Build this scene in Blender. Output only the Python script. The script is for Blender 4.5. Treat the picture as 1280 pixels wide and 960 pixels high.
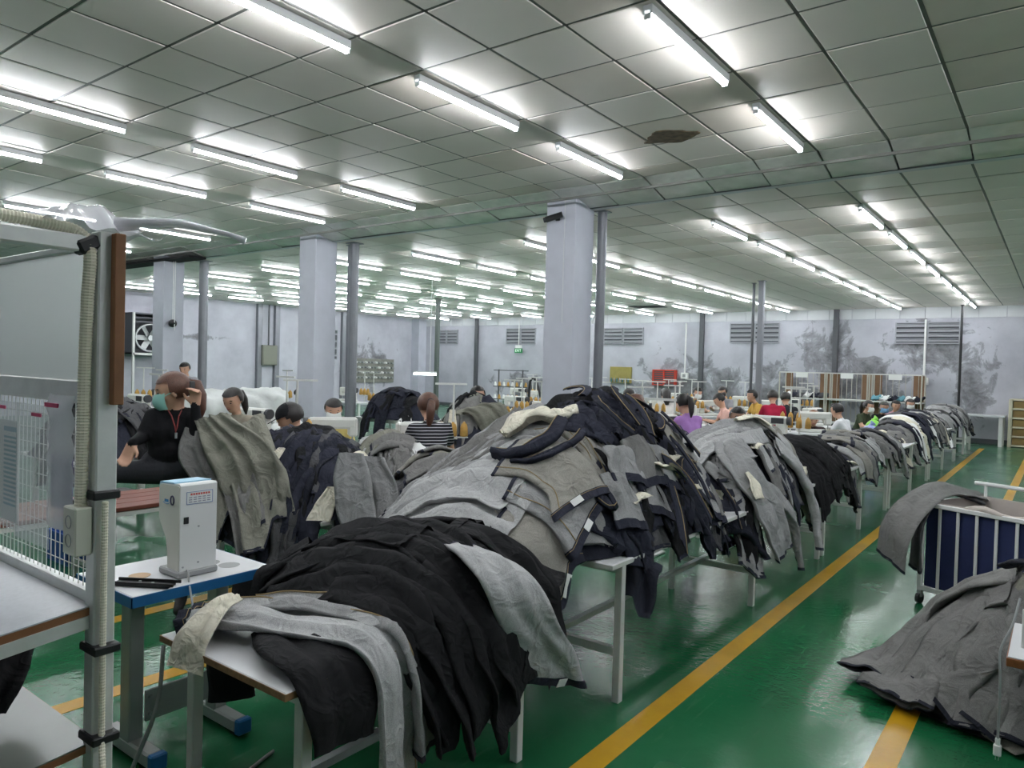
import bpy, bmesh, math, random
import numpy as np
from mathutils import Vector, Matrix

for _o in list(bpy.data.objects): bpy.data.objects.remove(_o)
SC = bpy.context.scene
COL = SC.collection
# ------------------------------------------------------------------ camera
YAW, PITCH, ROLL, FPX = -.646, -.02244, .02752, 913.5
_f = Vector((math.sin(YAW)*math.cos(PITCH), math.cos(YAW)*math.cos(PITCH), math.sin(PITCH)))
_r = Vector((math.cos(YAW), -math.sin(YAW), 0)); _u = _r.cross(_f)
_r2 = math.cos(ROLL)*_r + math.sin(ROLL)*_u; _u2 = -math.sin(ROLL)*_r + math.cos(ROLL)*_u
cam_d = bpy.data.cameras.new('camera'); cam = bpy.data.objects.new('camera', cam_d); COL.objects.link(cam)
cam.matrix_world = Matrix(((_r2.x, _u2.x, -_f.x, 0), (_r2.y, _u2.y, -_f.y, 0), (_r2.z, _u2.z, -_f.z, 1.65), (0, 0, 0, 1)))
cam_d.sensor_fit = 'HORIZONTAL'; cam_d.sensor_width = 36; cam_d.lens = FPX/1280*36
cam_d.clip_start = .05; cam_d.clip_end = 200
SC.camera = cam
# ------------------------------------------------------------------ world, exposure
w = bpy.data.worlds.new('world'); SC.world = w; w.use_nodes = True
w.node_tree.nodes['Background'].inputs[0].default_value = (.8, .85, .9, 1)
w.node_tree.nodes['Background'].inputs[1].default_value = .05
SC.view_settings.view_transform = 'Standard'; SC.view_settings.look = 'None'
SC.view_settings.exposure = 0.0; SC.view_settings.gamma = 1; SC.view_settings.use_curve_mapping = False
TUBE_POWER = 84.0      # emission strength of every LED tube

# ------------------------------------------------------------------ materials
MATS = {}
def _lin(c):
    return tuple(((v/12.92) if v <= .04045 else ((v+.055)/1.055)**2.4) for v in c)
def mat(name, rgb, rough=.6, metal=0., var=.0, vscale=6., bump=0., bscale=60., spec=.5, fine=0., fscale=300., emit=0., alpha=1., trans=0., coat=0., wr=0., wrscale=16.):
    """rgb is display colour 0..255; var = large mottling, fine = small grain, bump = relief strength"""
    if name in MATS: return MATS[name]
    m = bpy.data.materials.new(name); m.use_nodes = True; nt = m.node_tree; N = nt.nodes; L = nt.links
    b = N['Principled BSDF']; col = _lin([v/255 for v in rgb])
    b.inputs['Base Color'].default_value = (*col, 1); b.inputs['Roughness'].default_value = rough
    b.inputs['Metallic'].default_value = metal; b.inputs['Specular IOR Level'].default_value = spec
    if coat: b.inputs['Coat Weight'].default_value = coat; b.inputs['Coat Roughness'].default_value = .1
    if alpha < 1: b.inputs['Alpha'].default_value = alpha
    if trans: b.inputs['Transmission Weight'].default_value = trans
    if emit:
        b.inputs['Emission Color'].default_value = (*col, 1); b.inputs['Emission Strength'].default_value = emit
    tc = N.new('ShaderNodeTexCoord')
    def noise(sc, det=4, ro=.55):
        n = N.new('ShaderNodeTexNoise'); n.inputs['Scale'].default_value = sc; n.inputs['Detail'].default_value = det
        n.inputs['Roughness'].default_value = ro; L.new(tc.outputs['Object'], n.inputs['Vector']); return n
    if var or fine:
        cur = None
        for amt, sc in ((var, vscale), (fine, fscale)):
            if not amt: continue
            n = noise(sc); mr = N.new('ShaderNodeMapRange'); mr.inputs[1].default_value = .3; mr.inputs[2].default_value = .7
            mr.inputs[3].default_value = 1-amt; mr.inputs[4].default_value = 1+amt; L.new(n.outputs['Fac'], mr.inputs[0])
            mx = N.new('ShaderNodeMix'); mx.data_type = 'RGBA'; mx.blend_type = 'MULTIPLY'; mx.inputs[0].default_value = 1
            if cur is None: mx.inputs[6].default_value = (*col, 1)
            else: L.new(cur, mx.inputs[6])
            L.new(mr.outputs[0], mx.inputs[7]); cur = mx.outputs[2]
        L.new(cur, b.inputs['Base Color'])
    if bump:
        n = noise(bscale, 3); bp = N.new('ShaderNodeBump'); bp.inputs['Strength'].default_value = bump
        bp.inputs['Distance'].default_value = .01; L.new(n.outputs['Fac'], bp.inputs['Height']); L.new(bp.outputs[0], b.inputs['Normal'])
        if wr:   # cloth creases: ridged, warped noise
            n2 = noise(wrscale, 2.5, .5); n2.inputs['Distortion'].default_value = .8
            a = N.new('ShaderNodeMath'); a.operation = 'SUBTRACT'; a.inputs[1].default_value = .5; L.new(n2.outputs['Fac'], a.inputs[0])
            c = N.new('ShaderNodeMath'); c.operation = 'ABSOLUTE'; L.new(a.outputs[0], c.inputs[0])
            b2 = N.new('ShaderNodeBump'); b2.inputs['Strength'].default_value = wr; b2.inputs['Distance'].default_value = .06; b2.invert = True
            L.new(c.outputs[0], b2.inputs['Height']); L.new(b2.outputs[0], bp.inputs['Normal'])
    MATS[name] = m; return m

# ------------------------------------------------------------------ mesh helpers
class MB:
    """collects shapes; build() links them as ONE mesh object"""
    def __init__(s): s.v = []; s.f = []; s.mi = []; s.cur = 0
    def add(s, vs, fs):
        o = len(s.v); s.v += [tuple(map(float, p)) for p in vs]; s.f += [tuple(i+o for i in f) for f in fs]; s.mi += [s.cur]*len(fs); return s
    def box(s, c, d, bev=0., rot=None):
        hx, hy, hz = d[0]/2, d[1]/2, d[2]/2
        if bev <= 0:
            vs = [(x*hx, y*hy, z*hz) for z in (-1, 1) for y in (-1, 1) for x in (-1, 1)]
            fs = [(0, 2, 3, 1), (4, 5, 7, 6), (0, 1, 5, 4), (2, 6, 7, 3), (0, 4, 6, 2), (1, 3, 7, 5)]
        else:
            b = min(bev, hx*.98, hy*.98, hz*.98); bm = bmesh.new()
            for x in (-1, 1):
                for y in (-1, 1):
                    for z in (-1, 1):
                        bm.verts.new((x*(hx-b), y*(hy-b), z*hz)); bm.verts.new((x*(hx-b), y*hy, z*(hz-b))); bm.verts.new((x*hx, y*(hy-b), z*(hz-b)))
            bmesh.ops.convex_hull(bm, input=bm.verts); bmesh.ops.dissolve_limit(bm, angle_limit=.01, verts=bm.verts, edges=bm.edges)
            bm.verts.index_update(); vs = [v.co.copy() for v in bm.verts]; fs = [[v.index for v in f.verts] for f in bm.faces]; bm.free()
        if rot is not None: vs = [rot @ Vector(p) for p in vs]
        return s.add([(p[0]+c[0], p[1]+c[1], p[2]+c[2]) for p in vs], fs)
    def bb(s, x0, x1, y0, y1, z0, z1, bev=0.): return s.box(((x0+x1)/2, (y0+y1)/2, (z0+z1)/2), (abs(x1-x0), abs(y1-y0), abs(z1-z0)), bev)
    def bar(s, a, b, w, h=None, up=(0, 0, 1), bev=0.):
        """rectangular bar from a to b, w wide sideways, h along up"""
        h = h or w; a = Vector(a); b = Vector(b); d = b-a; L = d.length; d.normalize(); up = Vector(up)
        if abs(d.dot(up)) > .98: up = Vector((1, 0, 0))
        x = d.cross(up).normalized(); u = x.cross(d); R = Matrix((x, d, u)).transposed(); c = (a+b)/2
        return s.box(c, (w, L, h), bev, R)
    def tube(s, pts, r, n=8, caps=True, closed=False):
        pts = [Vector(p) for p in pts]; m = len(pts); rs = r if hasattr(r, '__len__') else [r]*m
        T = []
        for i in range(m):
            if closed: t = pts[(i+1) % m]-pts[i-1]
            else: t = pts[min(i+1, m-1)]-pts[max(i-1, 0)]
            T.append(t.normalized() if t.length > 1e-9 else Vector((0, 0, 1)))
        up = Vector((0, 0, 1)) if abs(T[0].z) < .9 else Vector((1, 0, 0))
        x = T[0].cross(up).normalized(); vs = []; fs = []
        for i in range(m):
            x = (x-T[i]*x.dot(T[i])).normalized(); y = T[i].cross(x)
            for k in range(n):
                a = 2*math.pi*k/n; vs.append(pts[i]+rs[i]*(math.cos(a)*x+math.sin(a)*y))
        for i in range(m if closed else m-1):
            for k in range(n):
                a, b2 = i*n+k, i*n+(k+1) % n; c, d = ((i+1) % m)*n+(k+1) % n, ((i+1) % m)*n+k; fs.append((a, b2, c, d))
        if caps and not closed: fs.append(tuple(range(n))[::-1]); fs.append(tuple((m-1)*n+k for k in range(n)))
        return s.add(vs, fs)
    def cyl(s, a, b, r, n=12, r2=None): return s.tube([a, b], [r, r2 if r2 is not None else r], n)
    def lathe(s, prof, c=(0, 0, 0), n=16):
        vs = []; fs = []; m = len(prof)
        for (r, z) in prof:
            for k in range(n): a = 2*math.pi*k/n; vs.append((c[0]+r*math.cos(a), c[1]+r*math.sin(a), c[2]+z))
        for i in range(m-1):
            for k in range(n): fs.append((i*n+k, i*n+(k+1) % n, (i+1)*n+(k+1) % n, (i+1)*n+k))
        fs.append(tuple(range(n))[::-1]); fs.append(tuple((m-1)*n+k for k in range(n)))
        return s.add(vs, fs)
    def sph(s, c, r, nu=10, nv=7, R=None):
        rr = r if hasattr(r, '__len__') else (r, r, r); vs = []; fs = []
        for j in range(nv+1):
            th = math.pi*j/nv
            for k in range(nu):
                a = 2*math.pi*k/nu; p = Vector((rr[0]*math.sin(th)*math.cos(a), rr[1]*math.sin(th)*math.sin(a), rr[2]*math.cos(th)))
                if R is not None: p = R @ p
                vs.append((p.x+c[0], p.y+c[1], p.z+c[2]))
        for j in range(nv):
            for k in range(nu): fs.append((j*nu+k, (j+1)*nu+k, (j+1)*nu+(k+1) % nu, j*nu+(k+1) % nu))
        return s.add(vs, fs)
    def prism(s, poly, z0, z1, axis=2):
        """extrude a 2D outline along axis (2: XY outline, 1: XZ outline along Y, 0: YZ outline along X)"""
        n = len(poly)
        def P(p, h): return (p[0], p[1], h) if axis == 2 else ((p[0], h, p[1]) if axis == 1 else (h, p[0], p[1]))
        vs = [P(p, z0) for p in poly]+[P(p, z1) for p in poly]
        fs = [tuple(range(n))[::-1], tuple(range(n, 2*n))]+[(i, (i+1) % n, n+(i+1) % n, n+i) for i in range(n)]
        return s.add(vs, fs)
    def grid(s, P):
        """P: array rows x cols x 3"""
        nr, nc = len(P), len(P[0]); vs = [p for row in P for p in row]
        return s.add(vs, [(i*nc+j, i*nc+j+1, (i+1)*nc+j+1, (i+1)*nc+j) for i in range(nr-1) for j in range(nc-1)])
    def mesh(s, name, mats, smooth=False):
        me = bpy.data.meshes.new(name); me.from_pydata(s.v, [], s.f)
        for m in (mats if isinstance(mats, (list, tuple)) else [mats]): me.materials.append(m)
        if any(s.mi): me.polygons.foreach_set('material_index', s.mi)
        if smooth: me.polygons.foreach_set('use_smooth', [True]*len(me.polygons))
        bm = bmesh.new(); bm.from_mesh(me); bmesh.ops.recalc_face_normals(bm, faces=bm.faces); bm.to_mesh(me); bm.free()
        me.update(); return me
    def build(s, name, mats, parent=None, smooth=False, base=True):
        """top-level: origin moved to the base centre"""
        if parent is None and base and s.v:
            a = np.array(s.v); o = Vector(((a[:, 0].min()+a[:, 0].max())/2, (a[:, 1].min()+a[:, 1].max())/2, a[:, 2].min()))
            s.v = [(p[0]-o.x, p[1]-o.y, p[2]-o.z) for p in s.v]
        else: o = Vector((0, 0, 0))
        ob = bpy.data.objects.new(name, s.mesh(name, mats, smooth)); COL.objects.link(ob); ob.location = o
        if parent is not None: ob.parent = parent
        return ob
def tag(o, label=None, cat=None, group=None, kind=None):
    if label: o['label'] = label
    if cat: o['category'] = cat
    if group: o['group'] = group
    if kind: o['kind'] = kind
    return o
def thing(name, label, cat, loc=(0, 0, 0), rz=0., group=None):
    o = bpy.data.objects.new(name, None); COL.objects.link(o); o.empty_display_size = .1
    o.location = loc; o.rotation_euler = (0, 0, rz); return tag(o, label, cat, group)
def struct(name, mb, m, parent=None, smooth=False):
    o = mb.build(name, m, parent, smooth, base=False)
    if parent is None: o['kind'] = 'structure'
    return o
def share(src, name, parent, loc=(0, 0, 0), rz=0.):
    o = bpy.data.objects.new(name, src.data); COL.objects.link(o); o.parent = parent; o.location = loc; o.rotation_euler = (0, 0, rz); return o
def dup(o, parent=None):
    c = o.copy(); COL.objects.link(c); c.parent = parent
    for ch in list(o.children): dup(ch, c)
    return c
def text_mesh(txt, size, m, parent, M, name='lettering', ext=.0005, align='CENTER'):
    cu = bpy.data.curves.new('t', 'FONT'); cu.body = txt; cu.size = size; cu.extrude = ext; cu.align_x = align; cu.align_y = 'CENTER'
    t = bpy.data.objects.new('t', cu); COL.objects.link(t)
    me = bpy.data.meshes.new_from_object(t.evaluated_get(bpy.context.evaluated_depsgraph_get())); bpy.data.objects.remove(t)
    me.transform(M); me.materials.clear(); me.materials.append(m)
    o = bpy.data.objects.new(name, me); COL.objects.link(o); o.parent = parent; return o
R_ = random.Random(11)

# ================================================================== the room
ZN, ZF = 3.75, 3.62          # near and far ceiling heights
YS0, YS1 = 7.13, 7.68        # sloped metal strip between them
XL, XR, YB, YF = -22.3, 5.0, -3.5, 22.8
def floor_mat():
    m = bpy.data.materials.new('green_epoxy'); m.use_nodes = True; nt = m.node_tree; N = nt.nodes; L = nt.links; b = N['Principled BSDF']
    tc = N.new('ShaderNodeTexCoord')
    def noise(sc, det, vec=None, ro=.6):
        n = N.new('ShaderNodeTexNoise'); n.inputs['Scale'].default_value = sc; n.inputs['Detail'].default_value = det; n.inputs['Roughness'].default_value = ro
        L.new(vec or tc.outputs['Object'], n.inputs['Vector']); return n
    def ramp(src, stops):
        r = N.new('ShaderNodeValToRGB'); e = r.color_ramp.elements; e[0].position, e[0].color = stops[0]; e[1].position, e[1].color = stops[-1]
        for p, c in stops[1:-1]: x = e.new(p); x.color = c
        L.new(src, r.inputs[0]); return r
    n1 = noise(.8, 5); base = ramp(n1.outputs['Fac'], [(.3, (.010, .105, .038, 1)), (.55, (.014, .135, .052, 1)), (.75, (.030, .165, .075, 1))])
    mp = N.new('ShaderNodeMapping'); mp.inputs['Scale'].default_value = (14, 1.2, 1); L.new(tc.outputs['Object'], mp.inputs[0])
    n2 = noise(1.6, 6, mp.outputs[0]); sc = ramp(n2.outputs['Fac'], [(.6, (0, 0, 0, 1)), (.82, (.35, .35, .35, 1))])
    mx = N.new('ShaderNodeMix'); mx.data_type = 'RGBA'; L.new(sc.outputs[0], mx.inputs[0]); L.new(base.outputs[0], mx.inputs[6]); mx.inputs[7].default_value = (.12, .26, .17, 1)
    L.new(mx.outputs[2], b.inputs['Base Color'])
    n3 = noise(1.3, 4); rr = ramp(n3.outputs['Fac'], [(.35, (.12, .12, .12, 1)), (.7, (.3, .3, .3, 1))]); L.new(rr.outputs[0], b.inputs['Roughness'])
    n4 = noise(26, 4); bp = N.new('ShaderNodeBump'); bp.inputs['Strength'].default_value = .16; bp.inputs['Distance'].default_value = .01
    L.new(n4.outputs['Fac'], bp.inputs['Height']); L.new(bp.outputs[0], b.inputs['Normal']); b.inputs['Specular IOR Level'].default_value = .5
    return m
def wall_mat(stain=1.0):
    m = bpy.data.materials.new('stained_plaster'); m.use_nodes = True; nt = m.node_tree; N = nt.nodes; L = nt.links; b = N['Principled BSDF']
    tc = N.new('ShaderNodeTexCoord'); b.inputs['Roughness'].default_value = .75
    def noise(sc, det, ro=.6, dis=0):
        n = N.new('ShaderNodeTexNoise'); n.inputs['Scale'].default_value = sc; n.inputs['Detail'].default_value = det; n.inputs['Roughness'].default_value = ro
        n.inputs['Distortion'].default_value = dis; L.new(tc.outputs['Object'], n.inputs['Vector']); return n
    def math_(op, a, bb):
        n = N.new('ShaderNodeMath'); n.operation = op
        for i, q in enumerate((a, bb)):
            if isinstance(q, (int, float)): n.inputs[i].default_value = q
            else: L.new(q, n.inputs[i])
        return n.outputs[0]
    def ramp(src, stops):
        r = N.new('ShaderNodeValToRGB'); e = r.color_ramp.elements; e[0].position, e[0].color = stops[0]; e[1].position, e[1].color = stops[-1]
        for p, c in stops[1:-1]: x = e.new(p); x.color = c
        L.new(src, r.inputs[0]); return r
    base = ramp(noise(1.2, 6).outputs['Fac'], [(.3, (.40, .40, .455, 1)), (.7, (.53, .535, .59, 1))])
    # damp patches: ellipses on the wall roughened with noise
    sep = N.new('ShaderNodeSeparateXYZ'); L.new(tc.outputs['Object'], sep.inputs[0])
    tot = None
    for (cx, cz, rx, rz, ax) in stain:
        u = math_('DIVIDE', math_('SUBTRACT', sep.outputs[ax], cx), rx); v = math_('DIVIDE', math_('SUBTRACT', sep.outputs[2], cz), rz)
        d = math_('SUBTRACT', 1.15, math_('SQRT', math_('ADD', math_('MULTIPLY', u, u), math_('MULTIPLY', v, v)), 0))
        tot = d if tot is None else math_('MAXIMUM', tot, d)
    n = noise(1.7, 9, .68, .6).outputs['Fac']
    fac = math_('ADD', math_('MULTIPLY', tot, .62), math_('MULTIPLY', math_('SUBTRACT', n, .5), 2.6))
    r = ramp(fac, [(.12, (0, 0, 0, 1)), (.22, (.55, .55, .55, 1)), (.6, (1, 1, 1, 1))])
    dark = ramp(noise(5, 7, .7).outputs['Fac'], [(.3, (.085, .085, .092, 1)), (.7, (.25, .25, .265, 1))])
    mx = N.new('ShaderNodeMix'); mx.data_type = 'RGBA'; L.new(r.outputs[0], mx.inputs[0]); L.new(base.outputs[0], mx.inputs[6]); L.new(dark.outputs[0], mx.inputs[7])
    L.new(mx.outputs[2], b.inputs['Base Color'])
    bp = N.new('ShaderNodeBump'); bp.inputs['Strength'].default_value = .25; bp.inputs['Distance'].default_value = .02
    L.new(noise(9, 5).outputs['Fac'], bp.inputs['Height']); L.new(bp.outputs[0], b.inputs['Normal'])
    return m
M_floor = floor_mat()
M_wall_far = wall_mat([(-4.6, 1.5, 1.2, .8, 0), (-3.0, 2.55, .95, .75, 0), (-1.95, 1.7, .5, 1.1, 0), (-9.6, 1.1, 2.6, .95, 0), (-7.2, 1.0, 2.2, .9, 0), (-5.6, 2.2, .7, 1.0, 0), (-16, .9, 2.0, .5, 0)])
M_wall_left = wall_mat([(12.4, 2.35, 1.3, .1, 1), (20, 1.5, 1.2, .9, 1)])
M_tile = mat('ceiling_tile', (228, 220, 213), .5, 0, .05, .9, .03, 90, .5)
M_tile2 = mat('ceiling_tile_dirty', (212, 202, 192), .5, 0, .08, 1.3, .03, 90, .5)
M_bar = mat('ceiling_grid_bar', (120, 122, 115), .5)
M_metal_strip = mat('zinc_sheet', (206, 206, 200), .25, .15, .12, 5, .25, 9)
M_yellow = mat('yellow_floor_paint', (196, 150, 28), .32, 0, .14, 3, .08, 30)
M_white_paint = mat('white_paint_metal', (212, 212, 208), .4, 0, .04, 9, .02, 50)
M_steel = mat('galvanised_steel', (170, 174, 174), .38, .7, .10, 12, .04, 60)
M_greypost = mat('grey_painted_steel', (128, 130, 136), .42, .3, .06, 6)
M_darkpost = mat('dark_grey_steel', (88, 90, 94), .5, .3, .06, 6)
M_plaster = mat('column_plaster', (190, 192, 202), .7, 0, .06, 3, .12, 14)
M_black = mat('black_plastic', (26, 26, 28), .5)
M_cream = mat('cream_cotton', (226, 220, 202), .85, 0, .06, 20, .15, 160, .2, wr=.6, wrscale=14)
M_wood = mat('raw_chipboard_edge', (128, 98, 66), .65, 0, .2, 60)
M_laminate = mat('white_laminate', (220, 220, 222), .3, 0, .03, 9)
M_lowwhite = mat('off_white_band', (205, 207, 210), .6, 0, .04, 2)
M_led = mat('led_tube_light', (246, 250, 255), .4, emit=TUBE_POWER)

mb = MB(); mb.bb(XL-.2, XR+.2, YB-.2, YF+.2, -.25, 0); FLOOR = struct('floor', mb, M_floor)
for i, (x0, x1, y0, y1) in enumerate([(-1.575, -1.465, -3, 21.0), (-.615, -.505, -3, 21.0), (-3.73, -3.62, 1.2, 2.45), (-4.75, -4.64, 1.2, 3.4), (-4.75, -3.0, 1.1, 1.21)]):
    mb = MB(); mb.bb(x0, x1, y0, y1, -.01, .0025); mb.build('floor_line', M_yellow, FLOOR)
# walls
def wall(name, x0, x1, y0, y1, m, z1=4.2):
    mb = MB(); mb.bb(x0, x1, y0, y1, -.05, z1); return struct(name, mb, m)
W_FAR = wall('wall_far', XL-.2, XR+.2, YF, YF+.2, M_wall_far)
W_LEFT = wall('wall_left', XL-.2, XL, YB, YF, M_wall_left)
W_RIGHT = wall('wall_right', XR, XR+.2, YB, YF, M_plaster)
W_BACK = wall('wall_back', XL-.2, XR+.2, YB-.2, YB, M_plaster)
# white panel band on top of the far wall
x = XL
first = None
while x < 1.5:
    w_ = .62
    if first is None:
        mb = MB(); mb.bb(.006, w_-.006, -.02, 0.01, 0, .30, .004); first = mb.build('wall_panel', M_lowwhite, W_FAR); first.location = (x, YF, ZF-.31)
    else: share(first, 'wall_panel', W_FAR, (x, YF, ZF-.31))
    x += w_
# ---- ceiling: suspended tiles in a grid
mb = MB(); mb.bb(XL, XR, YB, YS0, ZN+.04, ZN+.14); mb.bb(XL, XR, YS1, YF, ZF+.04, ZF+.14)
mb.add([(XL, YS0, ZN+.05), (XR, YS0, ZN+.05), (XR, YS1, ZF+.05), (XL, YS1, ZF+.05), (XL, YS0, ZN+.15), (XR, YS0, ZN+.15), (XR, YS1, ZF+.15), (XL, YS1, ZF+.15)],
       [(0, 1, 2, 3), (4, 7, 6, 5), (0, 4, 5, 1), (2, 6, 7, 3), (0, 3, 7, 4), (1, 5, 6, 2)])
CEIL = struct('ceiling', mb, M_bar)
PX, PY = .595, .61
CX, CY = 0.0, 0.0
def tile_lines(x_anchor, y_anchor, x0, x1, y0, y1, px, py):
    xs = [x_anchor+px*k for k in range(-60, 60) if x0-px < x_anchor+px*k < x1]
    ys = [y_anchor+py*k for k in range(-60, 60) if y0-py < y_anchor+py*k < y1]
    return xs, ys
tiles = []
xs, ys = tile_lines(-1.90, 6.80, XL, XR, YB, YS0, PX, PY)
for a in xs:
    for b_ in ys:
        xx0, xx1, yy0, yy1 = max(a, XL), min(a+PX, XR), max(b_, YB), min(b_+PY, YS0)
        if xx1-xx0 > .05 and yy1-yy0 > .05: tiles.append((xx0, xx1, yy0, yy1, ZN))
xs2, ys2 = tile_lines(-1.90, 8.93, XL, XR, YS1, YF, .585, .59)
for a in xs2:
    for b_ in ys2:
        xx0, xx1, yy0, yy1 = max(a, XL), min(a+.585, XR), max(b_, YS1), min(b_+.59, YF)
        if xx1-xx0 > .05 and yy1-yy0 > .05: tiles.append((xx0, xx1, yy0, yy1, ZF))
def in_view(x, y, z):
    d = Vector((x, y, z-1.65)); c = d.dot(_f)
    return c > .6 and abs(640+FPX*d.dot(_r2)/c-640) < 680 and abs(FPX*d.dot(_u2)/c) < 520
tiles.sort(key=lambda t: (not in_view((t[0]+t[1])/2, (t[2]+t[3])/2, t[4]), math.hypot((t[0]+t[1])/2, (t[2]+t[3])/2)))
tcache = {}
g = .011
def tile_box(mb, t, dz=0., bev=.004):
    mb.bb(t[0]+g, t[1]-g, t[2]+g, t[3]-g, t[4]-.012+dz, t[4]+.05, bev)
for i, t in enumerate(tiles[:295]):
    k = (round(t[1]-t[0], 3), round(t[3]-t[2], 3))
    c = ((t[0]+t[1])/2, (t[2]+t[3])/2, t[4])
    mm = M_tile if R_.random() < .8 else M_tile2
    k2 = (k, mm.name)
    if k2 not in tcache:
        mb = MB(); tile_box(mb, (-k[0]/2, k[0]/2, -k[1]/2, k[1]/2, 0)); o = mb.build('ceiling_tile', mm, CEIL); tcache[k2] = o
    else: o = share(tcache[k2], 'ceiling_tile', CEIL)
    o.location = (c[0], c[1], c[2]+R_.uniform(-.002, .004))
mb = MB()
for t in tiles[295:]: tile_box(mb, t, R_.uniform(-.002, .003), 0)
o = mb.build('ceiling_tile_field', M_tile, CEIL); o['kind'] = 'stuff'
# grid bars hang a little below the tiles
mb = MB()
for a in xs: mb.bb(a-.012, a+.012, YB, YS0, ZN-.006, ZN+.02)
for b_ in ys: mb.bb(XL, XR, b_-.012, b_+.012, ZN-.006, ZN+.02)
for a in xs2: mb.bb(a-.012, a+.012, YS1, YF, ZF-.006, ZF+.02)
for b_ in ys2: mb.bb(XL, XR, b_-.012, b_+.012, ZF-.006, ZF+.02)
mb.build('grid_bars', mat('grid_bar_paint', (105, 106, 100), .5), CEIL)
# sloped zinc sheets along the beam
first = None
ang = math.atan2(ZF-ZN, YS1-YS0); Ls = math.hypot(YS1-YS0, ZF-ZN)
for a in xs:
    if a > 1.5: continue
    if first is None:
        mb = MB(); mb.box((PX/2, Ls/2, .0), (PX-.014, Ls-.01, .02), .004); first = mb.build('beam_sheet', M_metal_strip, CEIL); o = first
    else: o = share(first, 'beam_sheet', CEIL)
    o.location = (a, YS0, ZN+R_.uniform(-.004, .004)); o.rotation_euler = (ang+R_.uniform(-.02, .02), R_.uniform(-.01, .01), 0)
mb = MB(); mb.bb(XL, XR, YS1-.008, YS1+.006, ZF-.014, ZF+.05); mb.build('beam_edge_trim', M_darkpost, CEIL)
mb = MB(); mb.bb(XL, XR, YS1+.012, YS1+.09, ZF-.018, ZF+.03); mb.build('beam_edge_strip', M_lowwhite, CEIL)
# rust stain hole on a tile, dark slabs painting the shade of missing tiles, left and far away
M_rust = mat('rust_stain', (92, 78, 58), .9, 0, .5, 18)
mb = MB(); n = 22
pts = [(-2.86+.24*(1+.18*math.sin(3*a)+.1*math.sin(7*a+1))*math.cos(a), 6.02+.16*(1+.2*math.sin(4*a+2))*math.sin(a)) for a in [2*math.pi*k/n for k in range(n)]]
mb.prism(pts, ZN-.019, ZN-.01); mb.build('water_stain', M_rust, CEIL)
mb = MB(); mb.bb(-18.5, -13.2, 7.3, 7.66, ZF-.06, ZF-.02); mb.build('gap_shade_slab', mat('painted_void_shade', (14, 14, 15), .9), CEIL)
mb = MB(); mb.bb(-10.6, -9.6, 19.8, 20.4, ZF-.03, ZF-.017); mb.build('gap_shade_slab', MATS['painted_void_shade'], CEIL)

# ---- LED battens
M_batten = mat('batten_housing', (225, 226, 226), .5)
def make_batten():
    t = thing('ceiling_light', 'x', 'light')
    mb = MB(); mb.bb(-.030, .030, 0, 1.2, -.053, 0, .003); mb.build('housing', M_batten, t)
    mb = MB(); mb.tube([(0, .012, -.058), (0, 1.188, -.058)], .021, 10); mb.build('tube', M_led, t, smooth=True)
    for y in (.006, 1.194):
        mb = MB(); mb.bb(-.021, .021, y-.006, y+.006, -.082, -.03, .003); mb.build('end_cap', M_batten, t)
    return t
BAT = make_batten(); used = False
ORD = ['first', 'second', 'third', 'fourth', 'fifth', 'sixth', 'seventh', 'eighth', 'ninth', 'tenth']
def batten(x, y, z, label, group):
    global used
    o = BAT if not used else dup(BAT); used = True
    o.location = (x, y, z-.016); o['label'] = label; o['group'] = group
for r, x in enumerate((-1.96, -3.78, -6.80, -8.62, -11.62, .9, 2.7)):
    for k in range(-1, 3):
        if x > 0 and k < 0: continue
        side = (ORD[r]+' row from aisle line') if x < 0 else (ORD[r-5]+' row beyond the cart')
        batten(x, 1.95+1.83*k, ZN, 'LED tube before beam strip, %s from it, %s' % (ORD[2-k], side), 'tube lights on the near ceiling')
for y in (3.78, 5.61): batten(-14.4, y, ZN, 'LED tube before beam strip, %s from it, row nearest the ceiling gap' % ORD[0 if y > 5 else 1], 'tube lights on the near ceiling')
for r, x in enumerate((-1.90, -3.63, -6.60, -8.98, -11.05, -13.35, -15.6, -18.0, -20.2, 1.3)):
    for k in range(8):
        if x == 1.3 and k > 5: continue
        batten(x, 8.97+1.74*k, ZF, 'LED tube behind beam strip, %s from it, %s' % (ORD[k], (ORD[r]+' row from aisle line') if x < 0 else 'row beyond the cart'), 'tube lights on the far ceiling')

# ---- columns and posts
for i, (x0, lab) in enumerate([(-5.09, 'white plastered concrete column with a small black camera near its top'), (-9.92, 'white plastered column beside a steel pipe, between the other two white columns'), (-14.62, 'white plastered column beside the dark gap in the ceiling')]):
    t = thing('column', lab, 'column', (x0+.21, 7.57, 0)); t['kind'] = 'structure'
    mb = MB(); mb.bb(-.21, .21, -.21, .21, 0, ZN-.02, .008); mb.build('shaft', M_plaster, t)
    if i == 0:
        mb = MB(); mb.bb(.05, .06, -.215, -.205, 2.2, ZN-.06); mb.build('cable_channel', M_lowwhite, t)
cam_t = thing('security_camera', 'small black security camera fixed high on the white column', 'camera', (-5.09+.17, 7.36, 3.46))
mb = MB(); mb.bb(-.03, .03, -.02, 0, -.03, .03, .005); mb.build('mount', M_black, cam_t)
mb = MB(); mb.cyl((0, -.02, 0), (.02, -.06, .0), .014); mb.build('arm', M_black, cam_t)
mb = MB(); mb.cyl((.09, -.05, .03), (-.09, -.13, -.03), .036, 12); mb.build('camera_body', M_black, cam_t, smooth=False)
mb = MB(); mb.cyl((-.085, -.128, -.028), (-.115, -.141, -.038), .03, 12); mb.build('lens', mat('lens_glass', (70, 70, 74), .1), cam_t)
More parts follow.
